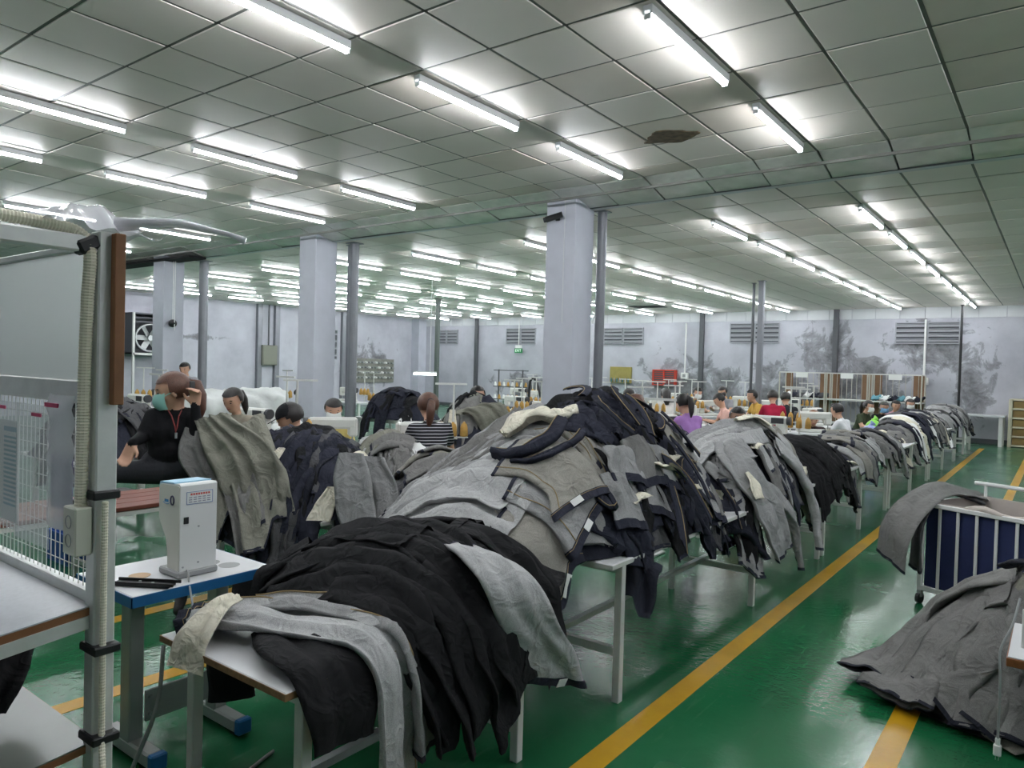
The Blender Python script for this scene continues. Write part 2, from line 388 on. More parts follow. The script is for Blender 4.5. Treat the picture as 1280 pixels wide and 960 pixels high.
def post(name, lab, x, y, r, z1, m, square=False, group=None):
    t = thing(name, lab, 'post', (x, y, 0), 0, group)
    mb = MB()
    if square: mb.bb(-r, r, -r, r, 0, z1, .006)
    else: mb.cyl((0, 0, 0), (0, 0, z1), r, 14)
    mb.build('shaft', m, t, smooth=False)
    mb = MB(); mb.bb(-r*1.6, r*1.6, -r*1.6, r*1.6, 0, .015, .003); mb.build('base_plate', m, t)
    mb = MB(); mb.bb(-r*1.4, r*1.4, -r*1.4, r*1.4, z1-.012, z1, .003); mb.build('top_plate', m, t)
    return t
post('steel_pipe', 'grey steel pipe running up behind the column with the camera', -4.60, 7.86, .06, ZF-.02, M_greypost)
post('steel_pipe', 'thick grey steel pipe to the right of the middle column', -9.27, 7.95, .075, ZF-.02, M_greypost)
post('steel_pipe', 'thin grey pipe just behind the middle column', -9.50, 8.05, .035, ZF-.02, M_greypost)
post('steel_pipe', 'grey steel pipe to the right of the column by the ceiling gap', -13.72, 7.92, .085, ZF-.02, M_greypost)
post('steel_post', 'slim grey square steel post among the sewing stations near the damp wall', -5.08, 15.3, .055, ZF-.02, M_greypost, True)
post('steel_post', 'thin dark pole close beside the slim square steel post', -5.35, 15.6, .03, ZF-.02, M_darkpost)
post('steel_post', 'slim dark green-grey post among the far left work tables', -14.7, 15.8, .055, ZF-.02, mat('greenish_post', (84, 92, 88), .5, .2), True)
post('conduit_pole', 'thin black pole in front of the far wall by the empty table', -2.16, 22.2, .03, ZF-.02, M_black)
# pilasters on far and left walls
for i, x in enumerate((-5.35, -9.45, -15.5, -19.0)):
    mb = MB(); mb.bb(x-.07, x+.07, YF-.12, YF, 0, ZF, .005); struct('trim_%d' % (i+1), mb, M_darkpost)
for i, y in enumerate((14.9, 15.6, 18.6)):
    mb = MB(); mb.bb(XL, XL+.14, y-.09, y+.09, 0, ZF, .005); struct('trim_%d' % (i+5), mb, M_greypost)
mb = MB(); mb.bb(XL, XL+.45, YF-.45, YF, 0, ZF, .005); struct('trim_8', mb, M_plaster)
mb = MB(); mb.bb(XL, XR, YF-.03, YF, 0, .12); struct('baseboard_far', mb, M_darkpost)

# ================================================================== heaps: smooth mounds the garments are laid on
class Mound:
    """heap of height hh on a support at z0; rx/rxl half widths toward +X/-X, ry/ryl toward +Y/-Y; steep skirt of hanging cloth outside"""
    def __init__(s, cx, cy, rx, ry, z0, hh, rxl=None, ryl=None, q=2.0, skirt=5., zmin=.1, rot=0.):
        s.c = (cx, cy); s.rx = rx; s.rxl = rxl or rx; s.ry = ry; s.ryl = ryl or ry; s.z0 = z0; s.hh = hh; s.q = q; s.k = skirt; s.zmin = zmin; s.ca = math.cos(rot); s.sa = math.sin(rot)
    def h(s, x, y):
        dx, dy = x-s.c[0], y-s.c[1]; u = dx*s.ca+dy*s.sa; v = -dx*s.sa+dy*s.ca
        a = u/(s.rx if u > 0 else s.rxl); b = v/(s.ry if v > 0 else s.ryl)
        d = (abs(a)**2.4+abs(b)**2.4)**(1/2.4)
        if d < 1: return s.z0+s.hh*(1-d**s.q)
        return max(s.zmin, s.z0-(d-1)*s.k*min(s.rx, s.ry))
MC = Mound(-2.27, 3.95, .60, 1.05, .72, .72, rxl=1.25, ryl=1.25, q=1.7, zmin=.42)
MBk = Mound(-2.12, 2.20, .46, .85, .70, .25, rxl=.68, ryl=.55, q=2.2, zmin=.2)
MP2 = Mound(-2.05, 5.80, .45, .85, .72, .52, rxl=.6, ryl=1.05, q=2.2, zmin=.25)
MP3 = Mound(-2.05, 7.25, .46, .70, .72, .31, rxl=.5, q=2.4, zmin=.3)
MP4 = Mound(-2.05, 9.45, .46, 2.0, .72, .24, rxl=.5, ryl=1.5, q=3, zmin=.3)
MP5 = Mound(-2.05, 13.9, .46, 2.2, .72, .34, rxl=.5, q=3, zmin=.35)
MP6 = Mound(-2.05, 18.2, .48, 2.1, .72, .34, rxl=.5, q=3, zmin=.35)
MA = Mound(-3.98, 3.04, .62, .62, .72, .46, rxl=.72, ryl=.55, q=2.2, zmin=.2, rot=.5)
MR = Mound(.05, 4.55, .8, .7, .02, .76, rxl=.82, ryl=.62, q=1.25, zmin=.02, skirt=0)
ML1 = Mound(-5.3, 6.4, .5, .45, .74, .60, q=2.2, zmin=.35)
ML2 = Mound(-4.75, 4.55, .5, .35, .74, .26, q=2.4, zmin=.4)
ML3 = Mound(-8.7, 8.5, .75, .5, .78, .46, q=2.4, zmin=.4)
ML5 = Mound(-3.62, 3.95, .35, .4, .74, .26, q=2.2, zmin=.3)
ML7 = Mound(-7.3, 3.3, .6, .7, .74, .48, q=2.2, zmin=.3)
ML6 = Mound(-3.2, 6.75, .4, .3, .74, .34, q=3, zmin=.5)

# ================================================================== garment tables
def garment_table(lab, x0, x1, y0, y1, z, legs_y, group=None, foot=.25, top=M_laminate, edge=M_white_paint):
    t = thing('garment_table', lab, 'table', ((x0+x1)/2, (y0+y1)/2, 0), 0, group); cx, cy = (x0+x1)/2, (y0+y1)/2
    mb = MB(); mb.bb(x0-cx, x1-cx, y0-cy, y1-cy, z-.022, z, .004); top_o = mb.build('tabletop', top, t)
    mb = MB()
    mb.bb(x0-cx-.002, x1-cx+.002, y0-cy-.003, y0-cy, z-.023, z-.002); mb.bb(x0-cx-.002, x1-cx+.002, y1-cy, y1-cy+.003, z-.023, z-.002)
    mb.bb(x0-cx-.003, x0-cx, y0-cy, y1-cy, z-.023, z-.002); mb.bb(x1-cx, x1-cx+.003, y0-cy, y1-cy, z-.023, z-.002)
    mb.build('edge_band', edge, top_o)
    lx = (x0+.09, x1-.02)
    for y in legs_y:
        for x in lx:
            mb = MB(); mb.bb(x-cx-.02, x-cx+.02, y-cy-.02, y-cy+.02, 0, z-.023, .003); mb.build('leg', M_white_paint, t)
        mb = MB(); mb.bar((lx[0]-cx, y-cy, foot), (lx[1]-cx, y-cy, foot), .03, .04); mb.build('cross_bar', M_white_paint, t)
        mb = MB(); mb.bar((lx[0]-cx, y-cy, z-.045), (lx[1]-cx, y-cy, z-.045), .03, .04); mb.build('top_rail', M_white_paint, t)
    mb = MB(); mb.bar((-.02, legs_y[0]-cy, foot+.03), (-.02, legs_y[-1]-cy, foot+.03), .035, .03); mb.build('stretcher', M_steel, t)
    return t
garment_table('small white-topped table with chipped wooden edge, grey jeans lying along it', -2.47, -1.76, 1.29, 2.60, .69, (1.37, 2.46), foot=.14, edge=M_wood)
garment_table('long white table carrying the tallest heap of grey and navy trousers', -2.42, -1.70, 3.10, 6.98, .71, (3.22, 5.18, 6.92))
garment_table('long white table carrying the heap of black trousers beside the aisle line', -2.42, -1.70, 7.02, 10.13, .71, (7.08, 8.59, 10.06))
garment_table('long white table under low grey heaps, next after the black heap table', -2.42, -1.70, 10.17, 13.6, .71, (10.25, 11.89, 13.5))
garment_table('long white table under cream and dark garments, farther along the aisle line', -2.42, -1.70, 13.65, 17.2, .71, (13.72, 15.4, 17.1))
garment_table('long white table holding the grey heap at the far end of the aisle', -2.42, -1.70, 17.25, 20.4, .71, (17.32, 18.9, 20.3))
garment_table('work table under the dark trouser stack beside the woman in black', -4.75, -3.45, 2.75, 3.65, .71, (2.85, 3.55))

# ================================================================== garments
def denim(name, rgb, var=.12, fine=.3):
    return mat(name, rgb, .85, 0, var, 7, .3, 420, .2, fine, 380, wr=.55, wrscale=9)
D_LIGHT = denim('grey_denim_light', (176, 176, 176)); D_MID = denim('grey_denim', (150, 150, 150)); D_DARK = denim('grey_denim_dull', (122, 121, 119)); D_OLIVE = denim('grey_denim_olive', (134, 133, 122))
D_CHAR = denim('charcoal_denim', (84, 84, 86)); D_NAVY = denim('navy_denim', (46, 48, 60)); D_BLACK = denim('black_twill', (30, 30, 32), .2, .1); D_INK = denim('ink_denim', (38, 40, 50), .2)
D_BROWN = denim('taupe_denim', (146, 143, 136))
SHADE = {'grey_denim_light': 'light grey', 'grey_denim': 'mid grey', 'grey_denim_dull': 'dull grey', 'grey_denim_olive': 'olive grey', 'charcoal_denim': 'charcoal', 'navy_denim': 'navy', 'black_twill': 'black', 'ink_denim': 'inky blue', 'taupe_denim': 'warm grey', 'cream_cotton': 'cream', 'white_size_tag': 'white'}
M_stitch = mat('tan_stitch', (148, 128, 92), .9)
M_tagw = mat('white_size_tag', (232, 232, 230), .6)
def catmull(P, n):
    P = [np.array(p, float) for p in P]
    if len(P) == 2: P = [P[0], (P[0]+P[1])/2, P[1]]
    Q = [2*P[0]-P[1]]+P+[2*P[-1]-P[-2]]; out = []
    for i in range(1, len(Q)-2):
        for k in range(12):
            t = k/12; a, b, c, d = Q[i-1:i+3]
            out.append(.5*(2*b+(c-a)*t+(2*a-5*b+4*c-d)*t*t+(3*b-a-3*c+d)*t**3))
    out.append(P[-1]); out = np.array(out)
    s = np.r_[0, np.cumsum(np.linalg.norm(np.diff(out, axis=0), axis=1))]; tt = np.linspace(0, s[-1], n)
    return np.stack([np.interp(tt, s, out[:, k]) for k in range(3)], 1), s[-1]
def ribbon(path, width, seed, amp=.022, thick=.03, lift=0., mound=None, nt=26, nu=13, openw=.0, taper=1., ext0=0., side=None, zfloor=.012, nfold=1.6):
    """closed flattened tube draped along path -> array nt x (2nu-2) x 3; ext0 = metres added before the start"""
    rg = random.Random(seed); C, L = catmull(path, nt)
    d = np.gradient(C, axis=0); hd = d[:, :2].copy(); nrm = np.linalg.norm(hd, axis=1)
    m = hd.sum(0)/max(np.linalg.norm(hd.sum(0)), 1e-6)
    wgt = np.clip(nrm/(np.linalg.norm(d, axis=1)+1e-9), 0, 1)[:, None]
    hd = hd/(nrm[:, None]+1e-9)*wgt+m[None]*(1.15-wgt); hd /= np.linalg.norm(hd, axis=1)[:, None]
    e = np.stack([-hd[:, 1], hd[:, 0], np.zeros(nt)], 1)
    if side is not None:
        sv = np.array(side, float); sv /= np.linalg.norm(sv); e = np.repeat(sv[None], nt, 0)
    t3 = d/np.linalg.norm(d, axis=1)[:, None]; nn = np.cross(t3, e); nn /= np.linalg.norm(nn, axis=1)[:, None]
    # smooth normals for softer bends
    if nn[:, 2].sum() < 0: nn = -nn
    ws = width if hasattr(width, '__len__') else [width, width*taper]
    W = np.interp(np.linspace(0, 1, nt), np.linspace(0, 1, len(ws)), ws)/2
    tt = np.linspace(0, 1, nt)[:, None]; u = np.linspace(-1, 1, nu)[None]
    ph = [rg.uniform(0, 6.28) for _ in range(8)]; k1 = nfold*rg.uniform(.8, 1.2); k2 = nfold*rg.uniform(1.6, 2.3)
    wob = .35*np.sin(2.2*tt*rg.uniform(.7, 1.4)+ph[0])+.16*np.sin(6*tt+ph[1])
    us = u+wob*.6
    f = .55*np.sin(math.pi*k1*us+ph[2])+.38*np.sin(math.pi*k2*us*1.0+ph[3]+1.5*tt)
    for _ in range(2):
        uc = rg.uniform(-.7, .7)+.35*np.sin(2.5*tt+rg.uniform(0, 6)); f = f-.75*np.exp(-((u-uc)/.11)**2)*(.5+.5*np.sin(3.2*tt+rg.uniform(0, 6)))
    cross = .28*np.sin(tt*L*rg.uniform(14, 24)+2.2*u+ph[4])*np.sin(3*tt+ph[5])+.2*np.sin(tt*L*33+3*u*rg.uniform(-1, 1)+ph[6])
    env = .55+.45*np.sin(math.pi*np.clip(tt*1.1, 0, 1))
    f = amp*(f*env+cross*.8)
    edge = 1-np.abs(u)**6*.5
    wmod = 1+.05*np.sin(5*tt+ph[7])+.04*np.sin(11*tt+ph[0])
    th = thick*(1+.25*np.sin(4*tt+ph[1]))+openw*np.exp(-tt*L/.10)
    top = C[:, None]+e[:, None]*(W[:, None]*wmod*u)[..., None]+nn[:, None]*((f*edge)+lift)[..., None]
    droop = (np.abs(u)**2.5*.012)*np.ones_like(tt); top[..., 2] -= droop*np.abs(nn[:, 2:3])
    if mound is not None:
        for i in range(nt):
            h0 = mound.h(C[i, 0], C[i, 1])
            for j in range(nu):
                q = C[i]+e[i]*W[i]*u[0, j]
                top[i, j, 2] += max(-.13, min(.07, mound.h(q[0], q[1])-h0))*.85
    prof = np.sqrt(np.clip(1-u**2, 0, 1))[:, 1:-1]
    bot = top[:, 1:-1]-nn[:, None]*(th*prof)[..., None]
    full = np.concatenate([top, bot[:, ::-1]], 1)
    full[..., 2] = np.maximum(full[..., 2], zfloor+.004*np.sin(np.arange(full.shape[1])*1.7)[None]**2)
    return full, nn, t3
def loop_mesh(mb, A, cap_end=False):
    nr, nc = A.shape[:2]
    fs = [(i*nc+j, i*nc+(j+1) % nc, (i+1)*nc+(j+1) % nc, (i+1)*nc+j) for i in range(nr-1) for j in range(nc)]
    if cap_end:
        h = nc//2
    return mb.add(A.reshape(-1, 3).tolist(), fs)
GSEED = [100]
def garment(path, width, fabric, label, group=None, cat='trousers', seed=None, amp=.022, thick=.03, lift=0., mound=None, waist=True, hem=True, band=None, name='trousers', nt=26, nu=13, openw=.03, taper=.9, split=0., seam=False, side=None, pocket=None, tagp=False, nfold=1.6, zfloor=.012):
    GSEED[0] += 1; seed = seed if seed is not None else GSEED[0]
    A, nn, t3 = ribbon(path, width, seed, amp, thick, lift, mound, nt, nu, openw if waist else 0, taper, side=side, nfold=nfold, zfloor=zfloor)
    o = np.array([A[..., 0].mean(), A[..., 1].mean(), A[..., 2].min()])
    t = thing(name, label, cat, tuple(o), 0, group); A = A-o
    mb = MB(); loop_mesh(mb, A); mb.build('body', fabric, t, smooth=True)
    band = band or D_NAVY
    def shell(rows, out):
        c = rows.mean(1, keepdims=True); v = rows-c; return c+v*(1+out/np.maximum(np.linalg.norm(v, axis=2, keepdims=True), .02))
    if waist:
        r0 = A[0:1]; dv = -t3[0]*.018; r = np.concatenate([shell(r0+dv*2.6, .004), shell(r0+dv*1.2, .007), shell(r0-dv*.1, .006)], 0)
        mb = MB(); loop_mesh(mb, r); wb = mb.build('waistband', band, t, smooth=True)
        if seam:
            mb = MB(); mid = shell(r0+dv*.35, .0085)[0]; mb.tube([tuple(p) for p in mid], .0016, 4, closed=True); mb.build('stitch_line', M_stitch, wb)
        if tagp:
            p = r[1][nu//2]+nn[0]*.004; q = r[1][nu//2+2]+nn[0]*.004; mb = MB(); mb.bar(tuple(p), tuple(q), .035, .002, up=tuple(nn[0])); mb.build('size_tag', M_tagw, t)
    if hem:
        r = np.concatenate([shell(A[-1:]-t3[-1]*.016, .004), shell(A[-1:]+t3[-1]*.006, .004)], 0)
        mb = MB(); loop_mesh(mb, r); mb.build('hem', band, t, smooth=True)
    if seam:
        j = int(nu*.8); mb = MB(); mb.tube([tuple(A[i, j]+nn[i]*.002) for i in range(nt)], .0028, 4); mb.build('side_seam', M_stitch, t)
    if pocket:
        B, _, _ = ribbon(pocket[0], pocket[1], seed+7, .010, .006, 0, None, 12, 7, 0, 1.); mb = MB(); loop_mesh(mb, B-o); mb.build('pocket_lining', M_cream, t, smooth=True)
    return t
def plan_path(m, x, y, ang, L, lift, bend=0., n=60):
    P = []; s = 0; px, py = x, y; last = None; st = .02
    while s < L and len(P) < 200:
        p = np.array((px, py, m.h(px, py)+lift))
        if last is not None:
            s += np.linalg.norm(p-last)
        if P and p[2]-lift < m.zmin+.02: break
        P.append(p); last = p; px += st*math.cos(ang); py += st*math.sin(ang); ang += bend*st
    P = np.array(P); k = max(4, int(len(P)/4)); idx = np.linspace(0, len(P)-1, min(9, len(P))).astype(int)
    return [tuple(P[i]) for i in idx]
def core_geom(m, seed, drop=.05):
    rg = random.Random(seed); rows = []; nr, na = 16, 48
    for i in range(nr+1):
        r = i/nr*1.0; row = []
        for k in range(na):
            a = 2*math.pi*k/na; u = r*math.cos(a); v = r*math.sin(a); pw = (abs(math.cos(a))**2.4+abs(math.sin(a))**2.4)**(-1/2.4)
            u *= pw*.97; v *= pw*.97
            X = u*(m.rx if u > 0 else m.rxl); Y = v*(m.ry if v > 0 else m.ryl); x = m.c[0]+X*m.ca-Y*m.sa; y = m.c[1]+X*m.sa+Y*m.ca
            z = m.h(x, y)-drop+.02*math.sin(13*x+seed)*math.sin(11*y)+.012*math.sin(29*x+17*y)
            row.append((x, y, max(z, m.z0-.005)))
        rows.append(row)
    vs = [p for r in rows for p in r]; fs = [(i*na+k, i*na+(k+1) % na, (i+1)*na+(k+1) % na, (i+1)*na+k) for i in range(nr) for k in range(na)]
    base = len(vs); vs += [(p[0], p[1], m.z0-.004) for p in rows[-1]]
    fs += [(nr*na+k, nr*na+(k+1) % na, base+(k+1) % na, base+k) for k in range(na)]; fs.append(tuple(base+k for k in range(na)))
    return vs, fs
def heap_core(m, label, fabric, seed):
    mb = MB(); mb.add(*core_geom(m, seed)); o = mb.build('packed_trousers', fabric, smooth=True); return tag(o, label, 'trousers', kind='stuff')
def fill_stuff(m, n, label, fabrics, seed, L=(.3, .62), width=(.16, .28), heading=-.2, spread=.45, sx=(-.8, .65), nt=14, nu=8):
    # garments of a far heap, joined into one object
    rg = random.Random(seed); mb = MB(); mats_ = fabrics+[D_NAVY]; mb.cur = len(fabrics); mb.add(*core_geom(m, seed))
    for i in range(n):
        x = m.c[0]+rg.uniform(*sx)*m.rx; y = m.c[1]+rg.uniform(-.92, .92)*m.ry; P = plan_path(m, x, y, heading+rg.gauss(0, spread), rg.uniform(*L), .05*i/n, rg.uniform(-.6, .6))
        if len(P) < 3: continue
        A, nn, t3 = ribbon(P, rg.uniform(*width), seed*77+i, rg.uniform(.018, .034), .03, 0, m, nt, nu, .02, .9)
        mb.cur = rg.randrange(len(fabrics)); loop_mesh(mb, A)
        mb.cur = len(fabrics); c = A[-1:].mean(1, keepdims=True); e_ = c+(A[-1:]-c)*1.06; loop_mesh(mb, np.concatenate([e_-t3[-1]*.02, e_+t3[-1]*.006], 0))
    o = mb.build('garments', mats_, smooth=True); return tag(o, label, 'garments', kind='stuff')
def fill(m, n, starts, heading, spread, L, width, fabrics, label, group, seed, lifts=(.0, .05), amp=(.016, .03), waist=.8, hem=.8, name='trousers', band=None, nt=22, nu=11, pocket=0., seam=False):
    rg = random.Random(seed); out = []
    for i in range(n):
        x, y = starts(rg); a = heading(x, y) if callable(heading) else heading; a += rg.gauss(0, spread)
        l = rg.uniform(*L); wd = rg.uniform(*width); fab = rg.choice(fabrics); lf = lifts[0]+(lifts[1]-lifts[0])*i/max(1, n-1)
        P = plan_path(m, x, y, a, l, lf, rg.uniform(-.6, .6))
        if len(P) < 4: continue
        pk = None
        if rg.random() < pocket:
            s = np.array(P[1]); e = np.array((-math.sin(a), math.cos(a), 0))*rg.choice((-1, 1)); q = s+e*wd*.2; q2 = s+e*wd*.62
            q2[2] = min(q2[2], m.h(q2[0], q2[1])+lf+.02); pk = ([tuple(q+np.array((0, 0, .035))), tuple((q+q2)/2+np.array((0, 0, .03))), tuple(q2)], rg.uniform(.1, .16))
        dark = fab in (D_BLACK, D_NAVY, D_INK, D_CHAR)
        lb = label['dark' if dark else 'grey'] if isinstance(label, dict) else label
        if isinstance(label, dict): lb = SHADE[fab.name]+lb
        gp = group['dark' if dark else 'grey'] if isinstance(group, dict) else group
        out.append(garment(P, wd, fab, lb, gp, seed=seed*1000+i, amp=rg.uniform(*amp), thick=rg.uniform(.02, .04), mound=m, waist=rg.random() < waist, hem=rg.random() < hem, name=name, nt=nt, nu=nu, pocket=pk, band=band, seam=seam and not dark, openw=rg.uniform(.01, .05)))
    return out

# ---------------- the tallest heap on the long table
GREYS = [D_LIGHT, D_MID, D_MID, D_DARK, D_BROWN]; DARKS = [D_NAVY, D_BLACK, D_INK, D_NAVY, D_CHAR]
heap_core(MC, 'dark trousers packed tight inside the tallest heap', D_INK, 3)
labC = {'grey': ' inside-out trousers buried in the tallest heap on the long table', 'dark': ' trousers bundled in the tallest heap on the long table'}
grpC = {'grey': 'grey trousers in the tallest heap', 'dark': 'dark trousers in the tallest heap'}
fill(MC, 16, lambda r: (r.uniform(-2.2, -1.7), r.uniform(3.1, 4.8)), math.pi, .5, (.5, .8), (.22, .34), GREYS, labC, grpC, 21, (.0, .03), seam=True)
fill(MC, 26, lambda r: (r.uniform(-1.95, -1.70), r.uniform(3.2, 4.95)), math.pi, .5, (.28, .5), (.16, .3), DARKS+[D_INK, D_BLACK], labC, grpC, 22, (.0, .05), amp=(.03, .05), pocket=.12)
# upper right: navy bundles with waistbands
fill(MC, 26, lambda r: (r.uniform(-2.35, -1.8), r.uniform(3.55, 4.75)), lambda x, y: R_.uniform(2.2, 5.2), .5, (.25, .42), (.14, .26), [D_NAVY, D_INK, D_BLACK, D_INK], labC, grpC, 23, (.02, .09), amp=(.035, .055), pocket=.08)
# skirt along the aisle side
fill(MC, 22, lambda r: (r.uniform(-1.92, -1.78), r.uniform(3.15, 5.0)), 0., .5, (.16, .32), (.14, .24), [D_NAVY, D_INK, D_BLACK, D_CHAR, D_BROWN, D_DARK], labC, grpC, 24, (.0, .05), amp=(.025, .045), pocket=.06)
fill(MC, 12, lambda r: (r.uniform(-1.85, -1.70), r.uniform(3.3, 4.9)), math.pi, .5, (.16, .26), (.18, .3), [D_BROWN, D_MID, D_DARK], labC, grpC, 25, (.09, .14), amp=(.014, .024), waist=1., hem=.2, pocket=.25)
# long grey sweep down the left flank
gs = 'long grey trouser legs sweeping down the flank of the tallest heap'; gg = 'trouser legs sweeping down the tallest heap'
for P, w_, fb in [([(-2.36, 3.62, 1.36), (-2.68, 3.69, 1.33), (-2.80, 3.49, 1.19), (-2.84, 3.21, 1.04), (-2.99, 3.06, 0.88), (-3.09, 2.97, 0.75)], .20, D_MID), ([(-2.24, 3.56, 1.34), (-2.51, 3.50, 1.29), (-2.65, 3.26, 1.14), (-2.83, 3.10, 0.97), (-2.99, 2.94, 0.79)], .22, D_DARK), ([(-2.23, 3.41, 1.26), (-2.50, 3.34, 1.21), (-2.67, 3.15, 1.05), (-2.87, 3.00, 0.89), (-3.10, 2.91, 0.70)], .22, D_MID),
                  ([(-2.23, 3.33, 1.22), (-2.45, 3.24, 1.15), (-2.65, 3.07, 1.00), (-2.84, 2.92, 0.83), (-3.19, 2.94, 0.63)], .24, D_LIGHT), ([(-2.20, 3.22, 1.15), (-2.45, 3.13, 1.08), (-2.69, 3.01, 0.95), (-2.95, 2.90, 0.78), (-3.28, 2.98, 0.57)], .26, D_MID), ([(-2.70, 3.67, 1.35), (-2.79, 3.40, 1.16), (-2.90, 3.21, 1.01), (-3.14, 3.17, 0.85)], .18, D_DARK)]:
    garment(P, w_, fb, gs, gg, lift=.05, mound=MC, amp=.036, waist=False, hem=True, nt=34, nu=21, seam=False, nfold=3.2, thick=.04)
garment([(-2.18, 3.01, 0.99), (-2.44, 3.05, 1.02), (-2.70, 3.02, 0.95), (-2.92, 2.90, 0.79), (-3.13, 2.89, 0.62)], .40, D_LIGHT, 'broad light grey trousers spread over the front of the tallest heap', lift=.085, mound=MC, amp=.032, nt=34, nu=19, nfold=2., waist=False, thick=.04)
garment([(-2.09, 2.86, 0.84), (-2.34, 2.87, 0.87), (-2.58, 2.83, 0.82), (-2.82, 2.77, 0.71), (-2.96, 2.79, 0.61)], .36, D_LIGHT, 'light grey trousers bulging low on the front of the tallest heap', lift=.09, mound=MC, amp=.032, nt=30, nu=17, nfold=2., waist=False, thick=.05)
garment([(-2.06, 2.77, 0.74), (-2.24, 2.75, 0.76), (-2.42, 2.71, 0.72), (-2.56, 2.69, 0.66)], .26, D_MID, 'grey trousers tucked under the light grey ones above the black heap', lift=.08, mound=MC, amp=.026, waist=False)
# three grey trousers with navy waistbands toward the aisle
garment([(-1.97, 3.12, 0.95), (-2.07, 3.16, 1.05), (-2.22, 3.16, 1.10), (-2.37, 3.14, 1.09)], [.36, .34, .3], D_BROWN, 'grey trousers with navy waistband, topmost of three on the heap front', lift=.11, mound=MC, amp=.016, thick=.05, openw=.03, seam=True, tagp=True, nt=26, nu=15, pocket=([(-2.26, 3.09, 1.05), (-2.15, 3.01, 0.98), (-2.06, 3.00, 0.93)], .10))
garment([(-1.91, 3.08, 0.86), (-1.98, 3.07, 0.93), (-2.11, 3.05, 0.99), (-2.25, 3.04, 1.02)], [.36, .34, .3], D_MID, 'grey trousers with navy waistband, middle of three on the heap front', lift=.09, mound=MC, amp=.018, thick=.05, openw=.04, seam=True, tagp=True, nt=26, nu=15, pocket=([(-2.23, 2.95, 0.94), (-2.11, 2.91, 0.88), (-2.00, 2.93, 0.84)], .16))
garment([(-1.89, 2.88, 0.66), (-1.96, 2.87, 0.76), (-2.07, 2.85, 0.82), (-2.21, 2.85, 0.85)], [.34, .32, .3], D_BROWN, 'grey trousers with navy waistband, lowest of three on the heap front', lift=.08, mound=MC, amp=.018, thick=.05, openw=.04, seam=True, tagp=True, nt=26, nu=15, pocket=([(-2.14, 2.76, 0.76), (-2.08, 2.76, 0.75), (-2.03, 2.77, 0.73)], .10))
# crumpled cream pocket bags on top
garment([(-2.48, 3.30, 1.19), (-2.44, 3.44, 1.27), (-2.27, 3.47, 1.29), (-2.18, 3.56, 1.32)], [.08, .15, .12, .05], M_cream, 'crumpled cream pocket cloth lying across the top of the tallest heap', cat='cloth', name='pocket_cloth', lift=.12, amp=.035, waist=False, hem=False, thick=.04, nfold=2.5)
garment([(-2.47, 3.13, 1.08), (-2.29, 3.13, 1.09), (-2.18, 3.27, 1.17), (-2.19, 3.45, 1.28)], [.08, .1, .1, .08], D_NAVY, 'navy waistband loop twisted over the front of the tallest heap', lift=.13, amp=.02, thick=.05, waist=False, seam=True, hem=False)
garment([(-2.30, 3.08, 1.05), (-2.17, 3.13, 1.07), (-2.07, 3.30, 1.15), (-2.07, 3.45, 1.22)], [.05, .07, .06, .05], D_NAVY, 'slim navy waistband strip under the twisted loop', lift=.12, amp=.012, thick=.03, waist=False, hem=False, seam=True)
# stitched navy waistbands curling out of the dark flank
_rw = random.Random(5)
for i in range(16):
    x, y = _rw.uniform(-2.25, -1.74), _rw.uniform(3.35, 4.85); P = plan_path(MC, x, y, _rw.uniform(0, 6.28), _rw.uniform(.22, .36), .0, _rw.choice((-1, 1))*_rw.uniform(3, 8))
    if len(P) >= 4: garment(P, _rw.uniform(.045, .065), _rw.choice((D_NAVY, D_INK)), 'stitched navy waistband curling out of the dark flank of the tallest heap', 'waistbands curling out of the tallest heap', cat='waistband', name='waistband_loop', lift=.13, amp=.006, thick=.012, waist=False, hem=False, seam=True, nt=20, nu=7, mound=MC)
# ---------------- black heap on the small front table
heap_core(MBk, 'black trousers packed inside the low black heap', D_BLACK, 5)
kb = 'black trousers in the low heap on the small front table'; kg = 'black trousers on the small front table'
for P, w_ in [([(-2.67, 1.92, 0.75), (-2.34, 1.95, 0.89), (-2.04, 2.01, 0.92), (-1.79, 2.04, 0.82), (-1.66, 2.05, 0.66), (-1.63, 2.07, 0.48)], .34), ([(-2.56, 2.03, 0.85), (-2.28, 2.11, 0.93), (-1.94, 2.11, 0.91), (-1.68, 2.13, 0.72), (-1.63, 2.17, 0.52), (-1.60, 2.18, 0.39)], .32), ([(-2.45, 1.76, 0.75), (-2.13, 1.85, 0.85), (-1.86, 1.88, 0.81), (-1.70, 1.89, 0.63), (-1.66, 1.91, 0.46)], .30),
              ([(-2.40, 2.26, 0.92), (-2.07, 2.23, 0.95), (-1.83, 2.20, 0.86), (-1.66, 2.19, 0.68), (-1.63, 2.25, 0.52)], .26), ([(-2.49, 1.90, 0.83), (-2.26, 2.00, 0.91), (-2.06, 2.12, 0.94), (-1.85, 2.18, 0.87)], .34), ([(-2.14, 1.78, 0.81), (-1.97, 1.86, 0.84), (-1.77, 1.91, 0.76), (-1.66, 1.95, 0.57), (-1.63, 1.98, 0.43)], .26), ([(-2.55, 1.81, 0.75), (-2.40, 1.89, 0.85), (-2.30, 2.02, 0.91), (-2.17, 2.14, 0.95)], .24), ([(-1.91, 1.77, 0.76), (-1.79, 1.81, 0.72), (-1.71, 1.85, 0.59), (-1.67, 1.88, 0.48)], .18)]:
    garment(P, w_, D_BLACK, kb, kg, lift=.03, mound=MBk, amp=.03, thick=.04, waist=False, band=D_BLACK, nt=32, nu=15, nfold=2.)
fill(MBk, 9, lambda r: (r.uniform(-2.7, -2.0), r.uniform(1.9, 2.7)), lambda x, y: R_.choice((0., .6, 3.3)), .4, (.4, .7), (.2, .3), [D_BLACK], kb, kg, 31, (0, .05), amp=(.025, .04), band=D_BLACK)
